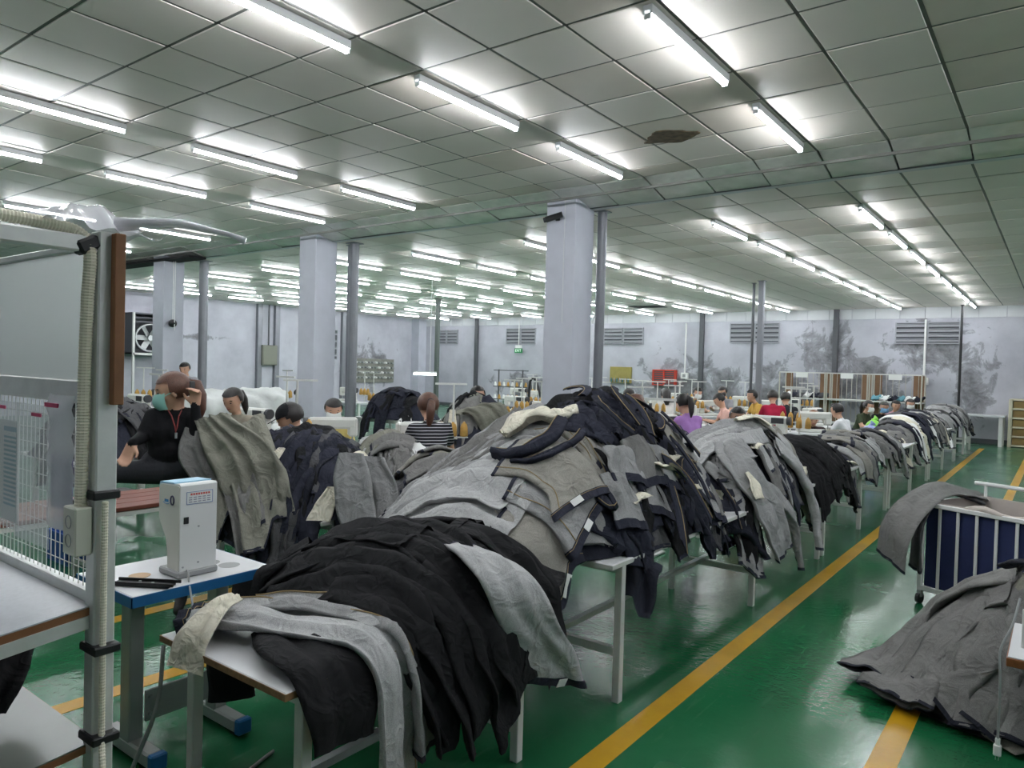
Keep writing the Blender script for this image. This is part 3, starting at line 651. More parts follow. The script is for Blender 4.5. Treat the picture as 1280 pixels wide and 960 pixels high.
garment([(-1.62, 2.45, 0.43), (-1.62, 2.34, 0.60), (-1.64, 2.21, 0.78), (-1.74, 2.17, 0.88), (-1.90, 2.21, 0.89)], [.32, .33, .30, .26, .2], D_LIGHT, 'grey trousers with dark waistband hanging off the table beside the black heap', amp=.014, thick=.035, lift=.05, openw=.02, nt=30, nu=15, tagp=True, side=(.35, .9, -.25))
# ---------------- on the front table
garment([(-2.42, 1.40, .755), (-2.30, 1.47, .775), (-2.10, 1.56, .765), (-1.90, 1.64, .765), (-1.775, 1.68, .735), (-1.715, 1.70, .60), (-1.70, 1.70, .36), (-1.69, 1.72, .10)], [.16, .24, .27, .26, .24, .25, .26, .27], D_LIGHT, 'grey inside-out jeans stretched along the small table with one leg hanging', amp=.02, thick=.05, openw=.05, nt=54, nu=17, seam=True, lift=.01)
garment([(-2.35, 1.56, .78), (-2.15, 1.66, .80), (-1.95, 1.76, .78), (-1.80, 1.80, .75), (-1.715, 1.82, .60), (-1.69, 1.84, .34)], [.12, .18, .18, .16, .18, .2], D_MID, 'grey denim leg folded behind the stretched jeans on the small table', amp=.018, thick=.04, openw=.03, nt=40, nu=13, seam=True, waist=False)
garment([(-2.30, 1.47, .825), (-2.285, 1.38, .81), (-2.27, 1.29, .73), (-2.265, 1.262, .63)], [.07, .11, .16, .18], M_cream, 'cream pocket lining dangling from the jeans over the small table edge', cat='cloth', name='pocket_cloth', amp=.012, thick=.01, waist=False, hem=False, nfold=2.4, nu=15)
garment([(-2.16, 1.50, .740), (-2.00, 1.47, .748), (-1.86, 1.46, .745), (-1.76, 1.46, .715), (-1.70, 1.46, .60), (-1.695, 1.46, .50)], [.12, .20, .26, .28, .26, .22], D_BLACK, 'black trousers under the grey jeans drooping over the small table corner', amp=.016, thick=.04, waist=False, band=D_BLACK, nt=30)
garment([(-2.50, 1.60, .70), (-2.52, 1.60, .55), (-2.52, 1.60, .34)], [.16, .17, .18], D_BLACK, 'black cloth hanging straight down beside the small table leg', cat='cloth', name='hanging_cloth', amp=.006, thick=.02, waist=False, hem=False, side=(.5, .86, 0))
# ---------------- stack beside the woman in black
heap_core(MA, 'dark trousers packed inside the stack beside the woman in black', D_INK, 8)
labA = {'grey': ' trousers in the stack beside the woman in black', 'dark': ' trousers in the stack beside the woman in black'}; grpA = {'grey': 'grey trousers in the stack by the woman in black', 'dark': 'dark trousers in the stack by the woman in black'}
fill(MA, 34, lambda r: (r.uniform(-4.1, -3.6), r.uniform(2.6, 3.3)), lambda x, y: R_.uniform(-1.9, -.6), .3, (.35, .75), (.16, .3), DARKS+[D_BLACK], labA, grpA, 41, (0, .04), amp=(.03, .05), pocket=.06)
for P, w_, fb in [([(-4.29, 2.70, 1.14), (-4.33, 2.67, 0.97), (-4.08, 2.49, 0.82), (-3.96, 2.44, 0.65)], .30, D_OLIVE), ([(-4.27, 2.73, 1.16), (-4.01, 2.63, 0.98), (-3.82, 2.57, 0.82), (-3.71, 2.55, 0.63)], .30, D_OLIVE), ([(-4.32, 2.68, 1.08), (-4.01, 2.57, 0.92), (-3.84, 2.52, 0.75), (-3.77, 2.51, 0.61)], .26, D_DARK)]:
    garment(P, w_, fb, 'olive grey trouser legs sliding off the stack next to the woman in black', 'olive grey legs off the stack', lift=.10, mound=MA, amp=.035, waist=False, nt=30, nu=17, nfold=2.6)
garment([(-4.23, 2.50, 1.30), (-4.05, 2.51, 1.17), (-3.85, 2.53, 0.99), (-3.70, 2.57, 0.71)], [.22, .36, .42, .34], D_OLIVE, 'wide olive grey trousers pulled up like a tent beside the woman in black', amp=.04, waist=False, nt=34, nu=19, nfold=3., thick=.04, side=(.8, .5, .3))
garment([(-4.33, 2.49, 1.22), (-4.20, 2.45, 1.03), (-4.03, 2.51, 0.80), (-3.92, 2.52, 0.58)], [.2, .32, .34, .2], D_DARK, 'dull grey trousers hanging under the tented olive pair', amp=.035, waist=False, nt=30, nu=17, nfold=2.6, thick=.04, side=(.8, .5, 0))
garment([(-3.29, 2.83, 1.13), (-3.24, 2.80, 0.98), (-3.18, 2.78, 0.81), (-3.13, 2.78, 0.69)], [.16, .22, .23, .22], D_MID, 'flat grey trouser leg hanging straight off the dark stack', amp=.008, waist=False, hem=False, nt=24, side=(.85, .5, 0), thick=.02)
garment([(-3.28, 2.96, 1.10), (-3.20, 2.96, 0.94), (-3.13, 2.94, 0.79), (-3.09, 2.93, 0.70)], [.18, .22, .24, .2], D_MID, 'creased grey trouser leg hanging next to the flat one', amp=.022, waist=False, hem=False, nt=24, side=(.85, .5, 0))
garment([(-3.38, 2.76, 0.93), (-3.38, 2.72, 0.83), (-3.39, 2.68, 0.74)], [.05, .12, .14], M_cream, 'cream pocket flap sticking out of the dark stack', cat='cloth', name='pocket_cloth', amp=.008, thick=.008, waist=False, hem=False, side=(.85, .5, 0))
garment([(-3.76, 2.69, 1.13), (-3.78, 2.62, 1.04), (-3.78, 2.59, 0.94)], [.05, .09, .05], M_cream, 'small cream pocket tip on the shoulder of the dark stack', cat='cloth', name='pocket_cloth', amp=.008, thick=.008, waist=False, hem=False, side=(.85, .5, 0))
# ---------------- second heap on the long table (behind the tallest)
heap_core(MP2, 'dark trousers packed inside the heap between tallest heap and black heap', D_INK, 12)
lab2 = {'grey': ' trousers in the fanned heap just behind the tallest heap', 'dark': ' trousers in the fanned heap just behind the tallest heap'}; grp2 = {'grey': 'grey trousers in the fanned heap', 'dark': 'dark trousers in the fanned heap'}
fill(MP2, 16, lambda r: (r.uniform(-1.95, -1.7), r.uniform(4.82, 6.5)), 0., .5, (.3, .5), (.18, .28), [D_NAVY, D_INK, D_CHAR, D_DARK, D_BLACK], lab2, grp2, 51, (0, .04), amp=(.025, .04), pocket=.1)
fill(MP2, 16, lambda r: (r.uniform(-2.3, -1.95), r.uniform(5.1, 6.5)), lambda x, y: R_.uniform(-.9, .5), .3, (.5, .85), (.18, .3), GREYS, lab2, grp2, 52, (.02, .07), amp=(.02, .035), waist=.3)
for P, w_, fb in [([(-1.92, 5.77, 1.21), (-2.00, 5.42, 1.18), (-2.14, 5.26, 1.11), (-2.27, 5.12, 0.99), (-2.28, 4.92, 0.83)], .20, D_MID), ([(-1.85, 5.64, 1.15), (-1.94, 5.31, 1.12), (-2.06, 5.13, 1.04), (-2.11, 4.95, 0.91)], .18, D_LIGHT), ([(-1.87, 5.34, 1.09), (-1.89, 5.17, 1.03), (-1.80, 5.10, 0.90), (-1.66, 5.13, 0.69), (-1.58, 5.21, 0.40)], .26, D_MID), ([(-1.79, 5.67, 1.09), (-1.69, 5.86, 0.93), (-1.60, 5.97, 0.67), (-1.54, 5.93, 0.43)], .24, D_LIGHT), ([(-1.98, 5.04, 0.97), (-1.73, 5.15, 0.83), (-1.61, 5.40, 0.66), (-1.55, 5.42, 0.37)], .22, D_MID)]:
    garment(P, w_, fb, 'grey trousers draped across the top of the fanned heap', 'grey trousers on top of the fanned heap', lift=.09, mound=MP2, amp=.028, waist=False, nt=32, nu=15, nfold=2.2, thick=.04)
garment([(-1.95, 4.30, 1.07), (-1.88, 4.27, 1.02), (-1.83, 4.24, 0.86), (-1.80, 4.23, 0.68)], [.22, .26, .26, .26], D_LIGHT, 'light grey trouser leg with frayed hem hanging between the two biggest heaps', amp=.018, waist=False, nt=28, nu=15, thick=.03, side=(.85, .5, 0), band=D_CHAR)
garment([(-1.96, 5.45, 1.18), (-1.93, 5.65, 1.20), (-1.86, 5.70, 1.15)], [.05, .14, .08], M_cream, 'cream pocket patch on top of the fanned heap', cat='cloth', name='pocket_cloth', lift=.13, amp=.01, thick=.01, waist=False, hem=False)
garment([(-1.83, 5.06, 0.90), (-1.77, 5.06, 0.82), (-1.72, 5.04, 0.74)], [.05, .13, .09], M_cream, 'cream pocket patch lower on the aisle side of the fanned heap', cat='cloth', name='pocket_cloth', lift=.12, amp=.01, thick=.01, waist=False, hem=False)
# ---------------- black heap by the aisle line
heap_core(MP3, 'black trousers packed inside the heap beside the aisle line', D_BLACK, 13)
fill(MP3, 22, lambda r: (r.uniform(-2.3, -1.8), r.uniform(6.7, 7.8)), -.1, .35, (.45, .8), (.2, .3), [D_BLACK], 'black trousers in the heap hanging toward the yellow aisle line', 'black trousers in the aisle heap', 61, (0, .06), amp=(.02, .035), band=D_BLACK, waist=.2)
# ---------------- lower heaps along the row
lab = 'garments in the low mixed heap after the black aisle heap'
heap_core(MP4, 'garments packed inside the low mixed heap after the black aisle heap', D_CHAR, 71)
fill(MP4, 36, lambda r: (r.uniform(-2.4, -1.75), 9.45+r.uniform(-1.35, 1.9)), -.2, .45, (.3, .62), (.16, .28), GREYS+[D_DARK, D_CHAR, D_NAVY, D_MID], {'grey': ' '+lab, 'dark': ' '+lab}, {'grey': 'light '+lab, 'dark': 'dark '+lab}, 71, (0, .05), amp=(.018, .03), nt=16, nu=9, waist=.5, pocket=.06)
for m, n, sd, lab, fabs in [(MP5, 70, 72, 'cream and grey heap farther along the aisle', [M_cream, D_NAVY, D_DARK, D_INK, D_MID, M_tagw, D_CHAR]), (MP6, 60, 73, 'grey heap at the far end of the aisle', [D_DARK, D_MID, D_CHAR, D_MID])]:
    fill_stuff(m, n, 'many small overlapping garments of the '+lab, fabs, sd)
# ---------------- heap spilling onto the floor by the cart
heap_core(MR, 'grey trousers packed under the heap spilling on the floor', D_CHAR, 17)
for P, w_, fb in [([(-0.14, 4.60, 0.65), (-0.35, 4.64, 0.52), (-0.56, 4.68, 0.30), (-0.70, 4.53, 0.10), (-0.74, 4.23, 0.05)], .40, D_DARK), ([(-0.13, 4.46, 0.65), (-0.28, 4.52, 0.53), (-0.45, 4.38, 0.34), (-0.57, 4.24, 0.14), (-0.61, 4.03, 0.05)], .40, D_DARK), ([(-0.12, 4.39, 0.59), (-0.24, 4.32, 0.47), (-0.36, 4.21, 0.29), (-0.46, 4.09, 0.10)], .40, D_DARK), ([(-0.13, 4.34, 0.54), (-0.20, 4.24, 0.40), (-0.27, 4.12, 0.22), (-0.32, 4.01, 0.07)], .40, D_DARK), ([(-0.12, 4.30, 0.50), (-0.16, 4.17, 0.34), (-0.18, 4.06, 0.18), (-0.19, 3.96, 0.04)], .40, D_DARK)]:
    garment(P, w_, fb, 'grey trouser legs in the heap sliding to the floor beside the cart', 'grey legs on the floor heap', lift=.05, mound=MR, amp=.026, waist=False, nt=34, nu=17, nfold=1.5, band=D_INK, thick=.04)
fill(MR, 7, lambda r: (r.uniform(-.3, .25), r.uniform(4.2, 4.9)), lambda x, y: R_.uniform(3.0, 5.0), .2, (.5, .8), (.34, .46), [D_DARK, D_DARK, D_OLIVE], 'grey trousers in the heap spilling onto the floor beside the cart', 'grey trousers in the floor heap', 81, (0, .03), amp=(.02, .035), band=D_INK, waist=.2)
garment([(.0, 4.25, .82), (-.1, 4.3, .80), (-.2, 4.42, .74)], [.1, .12, .1], D_INK, 'ink blue garment scrap on top of the floor heap', amp=.01, waist=False, hem=False)

# ---------------- smaller heaps on the sewing side
for m, n, sd, where, fabs in [(ML1, 13, 91, 'bundle heap on the table behind the striped woman', [D_DARK, D_INK, D_BLACK, D_OLIVE, D_NAVY]), (ML2, 12, 92, 'low heap on the table before the striped woman', [D_MID, D_DARK, D_OLIVE, M_tagw, D_LIGHT]), (ML3, 12, 93, 'dark heap near the hanging lamp', [D_INK, D_BLACK, D_NAVY, M_tagw]),
                              (ML5, 8, 94, 'small heap between dark stack and tallest heap', [D_OLIVE, D_DARK, D_MID, D_BROWN]), (ML7, 14, 95, 'dark heap behind the woman in black', [D_BLACK, D_INK, D_CHAR, D_DARK]), (ML6, 6, 96, 'navy roll beside the tall white thread stand', [D_NAVY, D_NAVY, D_CHAR])]:
    if sd not in (93, 95): heap_core(m, 'garments packed inside the ' + where, D_CHAR, sd)
    if sd in (93, 95): fill_stuff(m, n+6, 'many overlapping garments of the ' + where, fabs, sd, heading=-.9, spread=.9, sx=(-.7, .7))
    else: fill(m, n, lambda r, m=m: (m.c[0]+r.uniform(-.7, .7)*m.rx, m.c[1]+r.uniform(-.7, .7)*m.ry), lambda x, y: R_.uniform(-2.4, .6), .2, (.3, .6), (.16, .28), fabs, {'grey': ' garments in the ' + where, 'dark': ' garments in the ' + where}, {'grey': 'pale garments, ' + where, 'dark': 'dark garments, ' + where}, sd, (0, .07), amp=(.02, .04), nt=18, nu=9, waist=.3)
    garment_table('plain white table under the ' + where, m.c[0]-m.rx*.9, m.c[0]+m.rx*.9, m.c[1]-m.ry*.85, m.c[1]+m.ry*.85, m.z0-.01, (m.c[1]-m.ry*.7, m.c[1]+m.ry*.7))
garment([(-5.26, 6.04, 1.14), (-5.06, 6.07, 1.22), (-4.91, 6.12, 1.16), (-4.83, 6.17, 0.91)], [.2, .34, .36, .25], D_OLIVE, 'olive grey garment draped open over the bundle heap behind the striped woman', amp=.03, waist=False, nt=26, nu=15, side=(.8, .5, .3))
garment([(-5.26, 5.92, 1.18), (-5.22, 5.88, 1.03), (-5.20, 5.85, 0.87)], [.06, .10, .12], M_cream, 'cream cloth strip hanging from the bundle heap behind the striped woman', cat='cloth', name='pocket_cloth', amp=.008, thick=.01, waist=False, hem=False, side=(.8, .5, 0))

# ================================================================== people
M_skin = mat('skin', (205, 160, 135), .55, 0, .04, 20, .03, 60); M_lips = mat('lips', (165, 95, 90), .5); M_eye = mat('eye_dark', (30, 24, 22), .3); M_brow = mat('brow', (45, 34, 30), .8)
M_hair_b = mat('hair_black', (34, 29, 28), .45, 0, .2, 40, .3, 200); M_hair_br = mat('hair_brown', (88, 56, 42), .45, 0, .2, 40, .3, 200); M_hair_r = mat('hair_copper', (122, 78, 50), .5, 0, .2, 40, .3, 200)
M_mask_t = mat('mask_teal', (150, 205, 195), .7); M_mask_w = mat('mask_white', (226, 228, 226), .7); M_mask_b = mat('mask_blue', (120, 165, 205), .7)
M_shoe = mat('shoe_dark', (40, 38, 38), .6)
def cloth_mat(n, rgb): return mat('cloth_'+n, rgb, .85, 0, .07, 12, .2, 45, .2)
def striped_mat():
    m = cloth_mat('stripes', (36, 37, 42)); nt = m.node_tree; N = nt.nodes; L = nt.links; b = N['Principled BSDF']
    tc = N.new('ShaderNodeTexCoord'); w = N.new('ShaderNodeTexWave'); w.bands_direction = 'Z'; w.inputs['Scale'].default_value = 11; L.new(tc.outputs['Object'], w.inputs['Vector'])
    r = N.new('ShaderNodeValToRGB'); r.color_ramp.elements[0].position = .80; r.color_ramp.elements[0].color = (.018, .018, .022, 1); r.color_ramp.elements[1].position = .9; r.color_ramp.elements[1].color = (.45, .45, .47, 1)
    L.new(w.outputs['Fac'], r.inputs[0]); L.new(r.outputs[0], b.inputs['Base Color']); return m
def V(*a): return Vector(a[0] if len(a) == 1 else a)
def capsule_pts(a, ra, b, rb):
    out = []
    for c, r in ((a, ra), (b, rb)):
        for th in (0, .35, .7, 1.05, 1.4, 1.75, 2.1, 2.45, 2.8, 3.1416):
            for k in range(10):
                an = 2*math.pi*k/10; out.append((c.x+r*math.sin(th)*math.cos(an), c.y+r*math.sin(th)*math.sin(an), c.z+r*math.cos(th)))
    return out
def remesh_body(prims, voxel, mats, smooth=4):
    """prims: (p0, r0, p1, r1, material index) -> one continuous mesh, faces coloured by nearest limb"""
    bm = bmesh.new()
    for a, ra, b, rb, _t in prims:
        vs = [bm.verts.new(p) for p in capsule_pts(a, ra, b, rb)]
        r = bmesh.ops.convex_hull(bm, input=vs); bad = [g_ for g_ in r['geom_interior'] if isinstance(g_, bmesh.types.BMVert)]
        bmesh.ops.delete(bm, geom=bad, context='VERTS')
    me = bpy.data.meshes.new('b'); bm.to_mesh(me); bm.free(); ob = bpy.data.objects.new('b', me); COL.objects.link(ob)
    rm = ob.modifiers.new('r', 'REMESH'); rm.mode = 'VOXEL'; rm.voxel_size = voxel
    sm = ob.modifiers.new('s', 'SMOOTH'); sm.iterations = smooth; sm.factor = .5
    res = bpy.data.meshes.new_from_object(ob.evaluated_get(bpy.context.evaluated_depsgraph_get())); bpy.data.objects.remove(ob)
    n = len(res.polygons); cen = np.empty(n*3); res.polygons.foreach_get('center', cen); cen = cen.reshape(-1, 3)
    best = np.full(n, 9.); idx = np.zeros(n, int)
    for a, ra, b, rb, tg in prims:
        A = np.array(a); D = np.array(b)-A; l2 = max(D@D, 1e-9); t = np.clip((cen-A)@D/l2, 0, 1)
        dist = np.linalg.norm(cen-A-t[:, None]*D, axis=1)-(ra+(rb-ra)*t); mk = dist < best; best[mk] = dist[mk]; idx[mk] = tg
    res.materials.clear()
    for m in mats: res.materials.append(m)
    res.polygons.foreach_set('material_index', idx.astype(np.int32)); res.polygons.foreach_set('use_smooth', [True]*n); res.update(); return res
def hand_prims(wr, d, side, tg, curl=.5, grip=False, s=1.):
    """palm + five fingers; d = pointing direction, side = toward the thumb"""
    d = d.normalized(); side = (side-d*side.dot(d)).normalized(); nrm = d.cross(side); P = []
    palm = wr+d*.085*s
    for o in (-.026, 0, .026): P.append((wr+d*.02*s+side*o*s*.7, .017*s, palm+side*o*s, .0145*s, tg))
    for k, (o, L) in enumerate(((.033, .068), (.011, .078), (-.011, .072), (-.032, .056))):
        a = palm+side*o*s; c = curl*(1+.1*k); q = a+(d*math.cos(c)+nrm*math.sin(c))*L*.5*s; e = q+(d*math.cos(2.1*c)+nrm*math.sin(2.1*c))*L*.5*s
        P += [(a, .0095*s, q, .009*s, tg), (q, .009*s, e, .0078*s, tg)]
    a = wr+d*.03*s+side*.03*s; q = a+(d*.6+side*.7+nrm*.25).normalized()*.038*s; e = q+(d*.85+side*.2+nrm*.4).normalized()*.03*s
    P += [(a, .013*s, q, .011*s, tg), (q, .011*s, e, .0085*s, tg)]
    return P
def head_prims(c, R, tg):
    f = lambda x, y, z: c+R @ V(x, y, z)
    return [(f(-.018, 0, .018), .093, f(.012, 0, .022), .088, tg), (f(.02, 0, -.03), .074, f(.04, 0, -.075), .052, tg), (f(.058, 0, -.095), .026, f(.05, 0, -.08), .04, tg),
            (f(.090, 0, .008), .010, f(.108, 0, -.024), .0125, tg), (f(.05, .045, -.02), .032, f(.05, -.045, -.02), .032, tg), (f(.08, .02, .03), .02, f(.08, -.02, .03), .02, tg),
            (f(-.005, .086, .0), .016, f(-.012, .092, -.03), .012, tg), (f(-.005, -.086, .0), .016, f(-.012, -.092, -.03), .012, tg)]
def head_parts(t, c, R, hair, style, mask, o):
    f = lambda x, y, z: c-o+R @ V(x, y, z)
    for s in (-1, 1):
        mb = MB(); mb.sph(f(.080, s*.034, .004), (.012, .012, .008), 8, 6, R); mb.build('eye', M_eye, t, smooth=True)
        mb = MB(); mb.tube([f(.084, s*.018, .026), f(.086, s*.034, .031), f(.074, s*.052, .026)], .005, 5); mb.build('eyebrow', M_brow, t)
    if mask:
        rows = []
        for i in range(8):
            v = -1+2*i/7; row = []
            for j in range(13):
                u = -1+2*j/12; a = u*1.25; x = .022+.098*math.cos(a)*(1-.25*v*v)+.012*math.exp(-(u*3)**2); row.append(f(x, .088*math.sin(a)*(1-.1*v), -.052+.052*v))
            rows.append(row)
        mb = MB(); mb.grid(rows); mk = mb.build('face_mask', mask, t, smooth=True)
        for s in (-1, 1):
            mb = MB(); mb.tube([f(.05, s*.083, -.02), f(.0, s*.097, .0), f(-.02, s*.094, -.02)], .003, 5); mb.build('ear_loop', mask, mk)
    else:
        mb = MB(); mb.tube([f(.088, .022, -.058), f(.097, 0, -.056), f(.088, -.022, -.058)], [.004, .008, .004], 6); mb.build('lips', M_lips, t)
    if style == 'cap':
        mb = MB(); rows = []
        for i in range(9):
            th = i/8*1.62; rows.append([f(-.006+.110*math.sin(th)*math.cos(a), .103*math.sin(th)*math.sin(a), .03+.098*math.cos(th)) for a in [2*math.pi*k/20 for k in range(21)]])
        mb.grid(rows); cp = mb.build('cap', cloth_mat('cap', (30, 31, 34)), t, smooth=True)
        mb = MB(); mb.prism([(x, y) for x, y in [(.08, -.075), (.13, -.065), (.17, -.03), (.178, 0), (.17, .03), (.13, .065), (.08, .075)]], 0, .006)
        mb.v = [tuple(f(x, y, z+.035-.12*(x-.08))) for x, y, z in mb.v]; mb.build('visor', MATS['cloth_cap'], cp)
    mb = MB(); nu, nv = 24, 14; vs = []; keep = []
    for j in range(nv+1):
        th = math.pi*j/nv
        for k in range(nu):
            a = 2*math.pi*k/nu; rr = 1+.012*math.sin(9*a+3*th); vs.append((-.012+.113*rr*math.sin(th)*math.cos(a), .104*rr*math.sin(th)*math.sin(a), .02+.108*rr*math.cos(th)))
    fs = []
    for j in range(nv):
        for k in range(nu):
            q = (j*nu+k, (j+1)*nu+k, (j+1)*nu+(k+1) % nu, j*nu+(k+1) % nu); cx = sum(vs[i][0] for i in q)/4; cz = sum(vs[i][2] for i in q)/4
            if cx > .028 and cz < .062: continue
            if cx > -.02 and cz < -.005: continue
            if cz < -.055: continue
            fs.append(q)
    mb.add([f(*p) for p in vs], fs)
    if style != 'cap': hr = mb.build('hair', hair, t, smooth=True)
    else: hr = mb.build('hair', hair, t, smooth=True)
    if style == 'pony':
        mb = MB(); mb.tube([f(-.10, 0, .04), f(-.145, 0, .02), f(-.155, .01, -.06), f(-.14, .015, -.15), f(-.12, .02, -.22)], [.022, .036, .04, .032, .008], 10); mb.build('ponytail', hair, hr, smooth=True)
        mb = MB(); mb.tube([f(-.113, .024*math.cos(a), .036+.024*math.sin(a)) for a in [2*math.pi*k/10 for k in range(10)]], .006, 5, closed=True); mb.build('hair_tie', M_black, hr)
    if style == 'bun':
        mb = MB(); mb.sph(f(-.125, 0, .03), .042, 12, 8); mb.build('bun', hair, hr, smooth=True)
    if style == 'long':
        mb = MB(); mb.tube([f(-.06, 0, .06), f(-.10, 0, -.03), f(-.105, 0, -.14), f(-.09, 0, -.25)], [.08, .085, .08, .03], 12); mb.build('long_hair', hair, hr, smooth=True)
    if style == 'short':
        mb = MB(); mb.tube([f(-.03, .03, .10), f(.05, .0, .108), f(.085, -.02, .085)], [.03, .034, .016], 10); mb.build('fringe', hair, hr, smooth=True)
def person(label, J, shirt, pants, hair=M_hair_b, style='pony', mask=None, sleeves='long', voxel=.016, group=None, R=None, shoes=M_shoe, hr_curl=.5, hl_curl=.5):
    """J: joints in world space"""
    j = {k: V(v) for k, v in J.items()}; R = R or Matrix.Identity(3)
    SK, SH, PA, FO = 0, 1, 2, 3; P = []
    ac = (j['sl']-j['sr']).normalized(); up = (j['chest']-j['pelvis']).normalized()
    P += [(j['pelvis']+ac*.075, .118, j['pelvis']-ac*.075, .118, PA), (j['pelvis']+up*.1+ac*.03, .115, j['pelvis']+up*.1-ac*.03, .115, SH)]
    mid = (j['pelvis']+j['chest'])/2; P += [(j['pelvis']+up*.1, .12, mid, .108, SH), (mid+ac*.05, .092, j['chest']+ac*.06, .105, SH), (mid-ac*.05, .092, j['chest']-ac*.06, .105, SH)]
    P += [(j['chest']+ac*.06, .10, j['sl']-ac*.03, .062, SH), (j['chest']-ac*.06, .10, j['sr']+ac*.03, .062, SH), (j['sl'], .058, j['sr'], .058, SH), (j['chest'], .10, j['neck'], .06, SH)]
    P += [(j['neck'], .05, j['head']+R @ V(-.01, 0, -.07), .047, SK)]
    P += head_prims(j['head'], R, SK)
    fore = SH if sleeves == 'long' else SK
    for s in 'lr':
        a, b, c = j['s'+s], j['e'+s], j['w'+s]
        if sleeves == 'short':
            m = a.lerp(b, .55); P += [(a, .058, m, .056, SH), (m, .046, b, .038, SK)]
        else: P += [(a, .057, b, .043, SH)]
        P += [(b, .041, c, .029, fore)]
        d = j.get('h'+s, (c-b).normalized()); ts = j.get('t'+s, (ac if s == 'r' else -ac))
        P += hand_prims(c, d, ts, SK, hl_curl if s == 'l' else hr_curl)
    for s in 'lr':
        a, b, c, e = j['hip'+s], j['k'+s], j['a'+s], j['f'+s]
        P += [(a, .092, b, .06, PA), (b, .058, c, .042, PA), (c+V(0, 0, -.02), .038, e, .032, FO)]
    zmin = min(j['fl'].z, j['fr'].z)-.03; o = V(j['pelvis'].x, j['pelvis'].y, zmin)
    P = [(a-o, ra, b-o, rb, t_) for a, ra, b, rb, t_ in P]
    t = thing('person', label, 'person', tuple(o), 0, group)
    me = remesh_body(P, voxel, [M_skin, shirt, pants, shoes]); ob = bpy.data.objects.new('body', me); COL.objects.link(ob); ob.parent = t
    head_parts(t, j['head'], R, hair, style, mask, o)
    return t
def seated(head, facing, reach=.38, lean=.22, hz=None, turn=0., nod=.35, armspread=.14):
    """joints of a seated sewer whose head is at the given place"""
    c, s = math.cos(facing), math.sin(facing); hx, hy, hzz = head
    k = max(.86, min(1.18, hzz/1.19))
    def W(x, y, z): x -= .18; return (hx+c*x-s*y, hy+s*x+c*y, z)
    zs = .50+(hzz-1.19)*.6; zc = hzz-.33; J = dict(head=(hx, hy, hzz), neck=W(.10, 0, hzz-.17), chest=W(.05, 0, zc), pelvis=W(-.05, 0, zs+.06), sl=W(.07, .16, hzz-.21), sr=W(.07, -.16, hzz-.21),
        el=W(.17, .23, hzz-.42), er=W(.17, -.23, hzz-.42), wl=W(reach, armspread, hzz-.38), wr=W(reach, -armspread, hzz-.38), hipl=W(-.02, .09, zs), hipr=W(-.02, -.09, zs), kl=W(.38, .11, zs+.02), kr=W(.38, -.11, zs+.02),
        al=W(.34, .11, .09), ar=W(.34, -.11, .09), fl=W(.50, .12, .035), fr=W(.50, -.12, .035))
    R = (Matrix.Rotation(facing+turn, 3, 'Z') @ Matrix.Rotation(nod, 3, 'Y')); return J, R, W(-.05, 0, zs-.075)
M_stooltop = mat('stool_wood', (128, 92, 62), .6, 0, .15, 20)
SEATS = []
def stool(p, lab, group):
    z = max(.3, p[2]); t = thing('stool', lab, 'stool', (p[0], p[1], 0), 0, group)
    mb = MB(); mb.bb(-.16, .16, -.14, .14, z-.03, z, .006); mb.build('seat', M_stooltop, t)
    for x in (-.13, .13):
        for y in (-.11, .11): mb = MB(); mb.bar((x, y, 0), (x*.92, y*.92, z-.03), .025); mb.build('leg', M_white_paint, t)
def sewer(label, head, facing, shirt, hair=M_hair_b, style='pony', mask=None, sleeves='short', pants=None, group=None, voxel=.018, **k):
    J, R, sp = seated(head, facing, **k); person(label, J, shirt, pants or cloth_mat('dark_trousers', (44, 45, 52)), hair, style, mask, sleeves, voxel, group, R)
    SEATS.append((head[0], head[1], facing, head[2])); stool(sp, 'small wooden stool under a seated sewer', 'stools under the sewers')
# ---- the woman in black
def face_R(fx, fy, nod): return Matrix.Rotation(math.atan2(fy, fx), 3, 'Z') @ Matrix.Rotation(nod, 3, 'Y')
J = dict(head=(-4.567, 2.438, 1.438), neck=(-4.569, 2.458, 1.293), chest=(-4.573, 2.451, 1.174), pelvis=(-4.607, 2.457, 0.952), sl=(-4.497, 2.537, 1.274), sr=(-4.640, 2.353, 1.272), el=(-4.359, 2.488, 1.183), wl=(-4.354, 2.471, 1.351), hl=(.04, -.02, 1), tl=(-.8, -.6, 0),
         er=(-4.613, 2.271, 1.151), wr=(-4.508, 2.161, 1.131), hr=(-.10, -.25, -.8), tr=(.8, .6, 0), hipl=(-4.582, 2.487, 0.910), hipr=(-4.590, 2.406, 0.928), kl=(-4.470, 2.434, 0.467), kr=(-4.778, 2.164, 0.911), al=(-4.570, 2.520, -0.051), ar=(-5.301, 2.299, 0.574), fl=(-4.470, 2.444, -0.081), fr=(-5.229, 2.227, 0.550))
J['al'] = (J['al'][0], J['al'][1], .09); J['fl'] = (J['fl'][0], J['fl'][1], .035); J['ar'] = (-5.32, J['ar'][1], .67); J['fr'] = (-5.46, J['fr'][1], .625)
person('woman in a black top with teal face mask, one leg raised, holding phone to hair', J, cloth_mat('black_top', (24, 24, 27)), cloth_mat('charcoal_trousers', (52, 53, 58)), M_hair_br, 'pony', M_mask_t, 'long', .0085, R=face_R(-.50, -.86, .22), hl_curl=.7, hr_curl=.3)
t = thing('lanyard', 'thin lanyard with red cord and metal whistle around the neck of the woman in black', 'lanyard', (-4.365, 2.334, 1.231))
_b = V((-4.365, 2.334, 1.231))
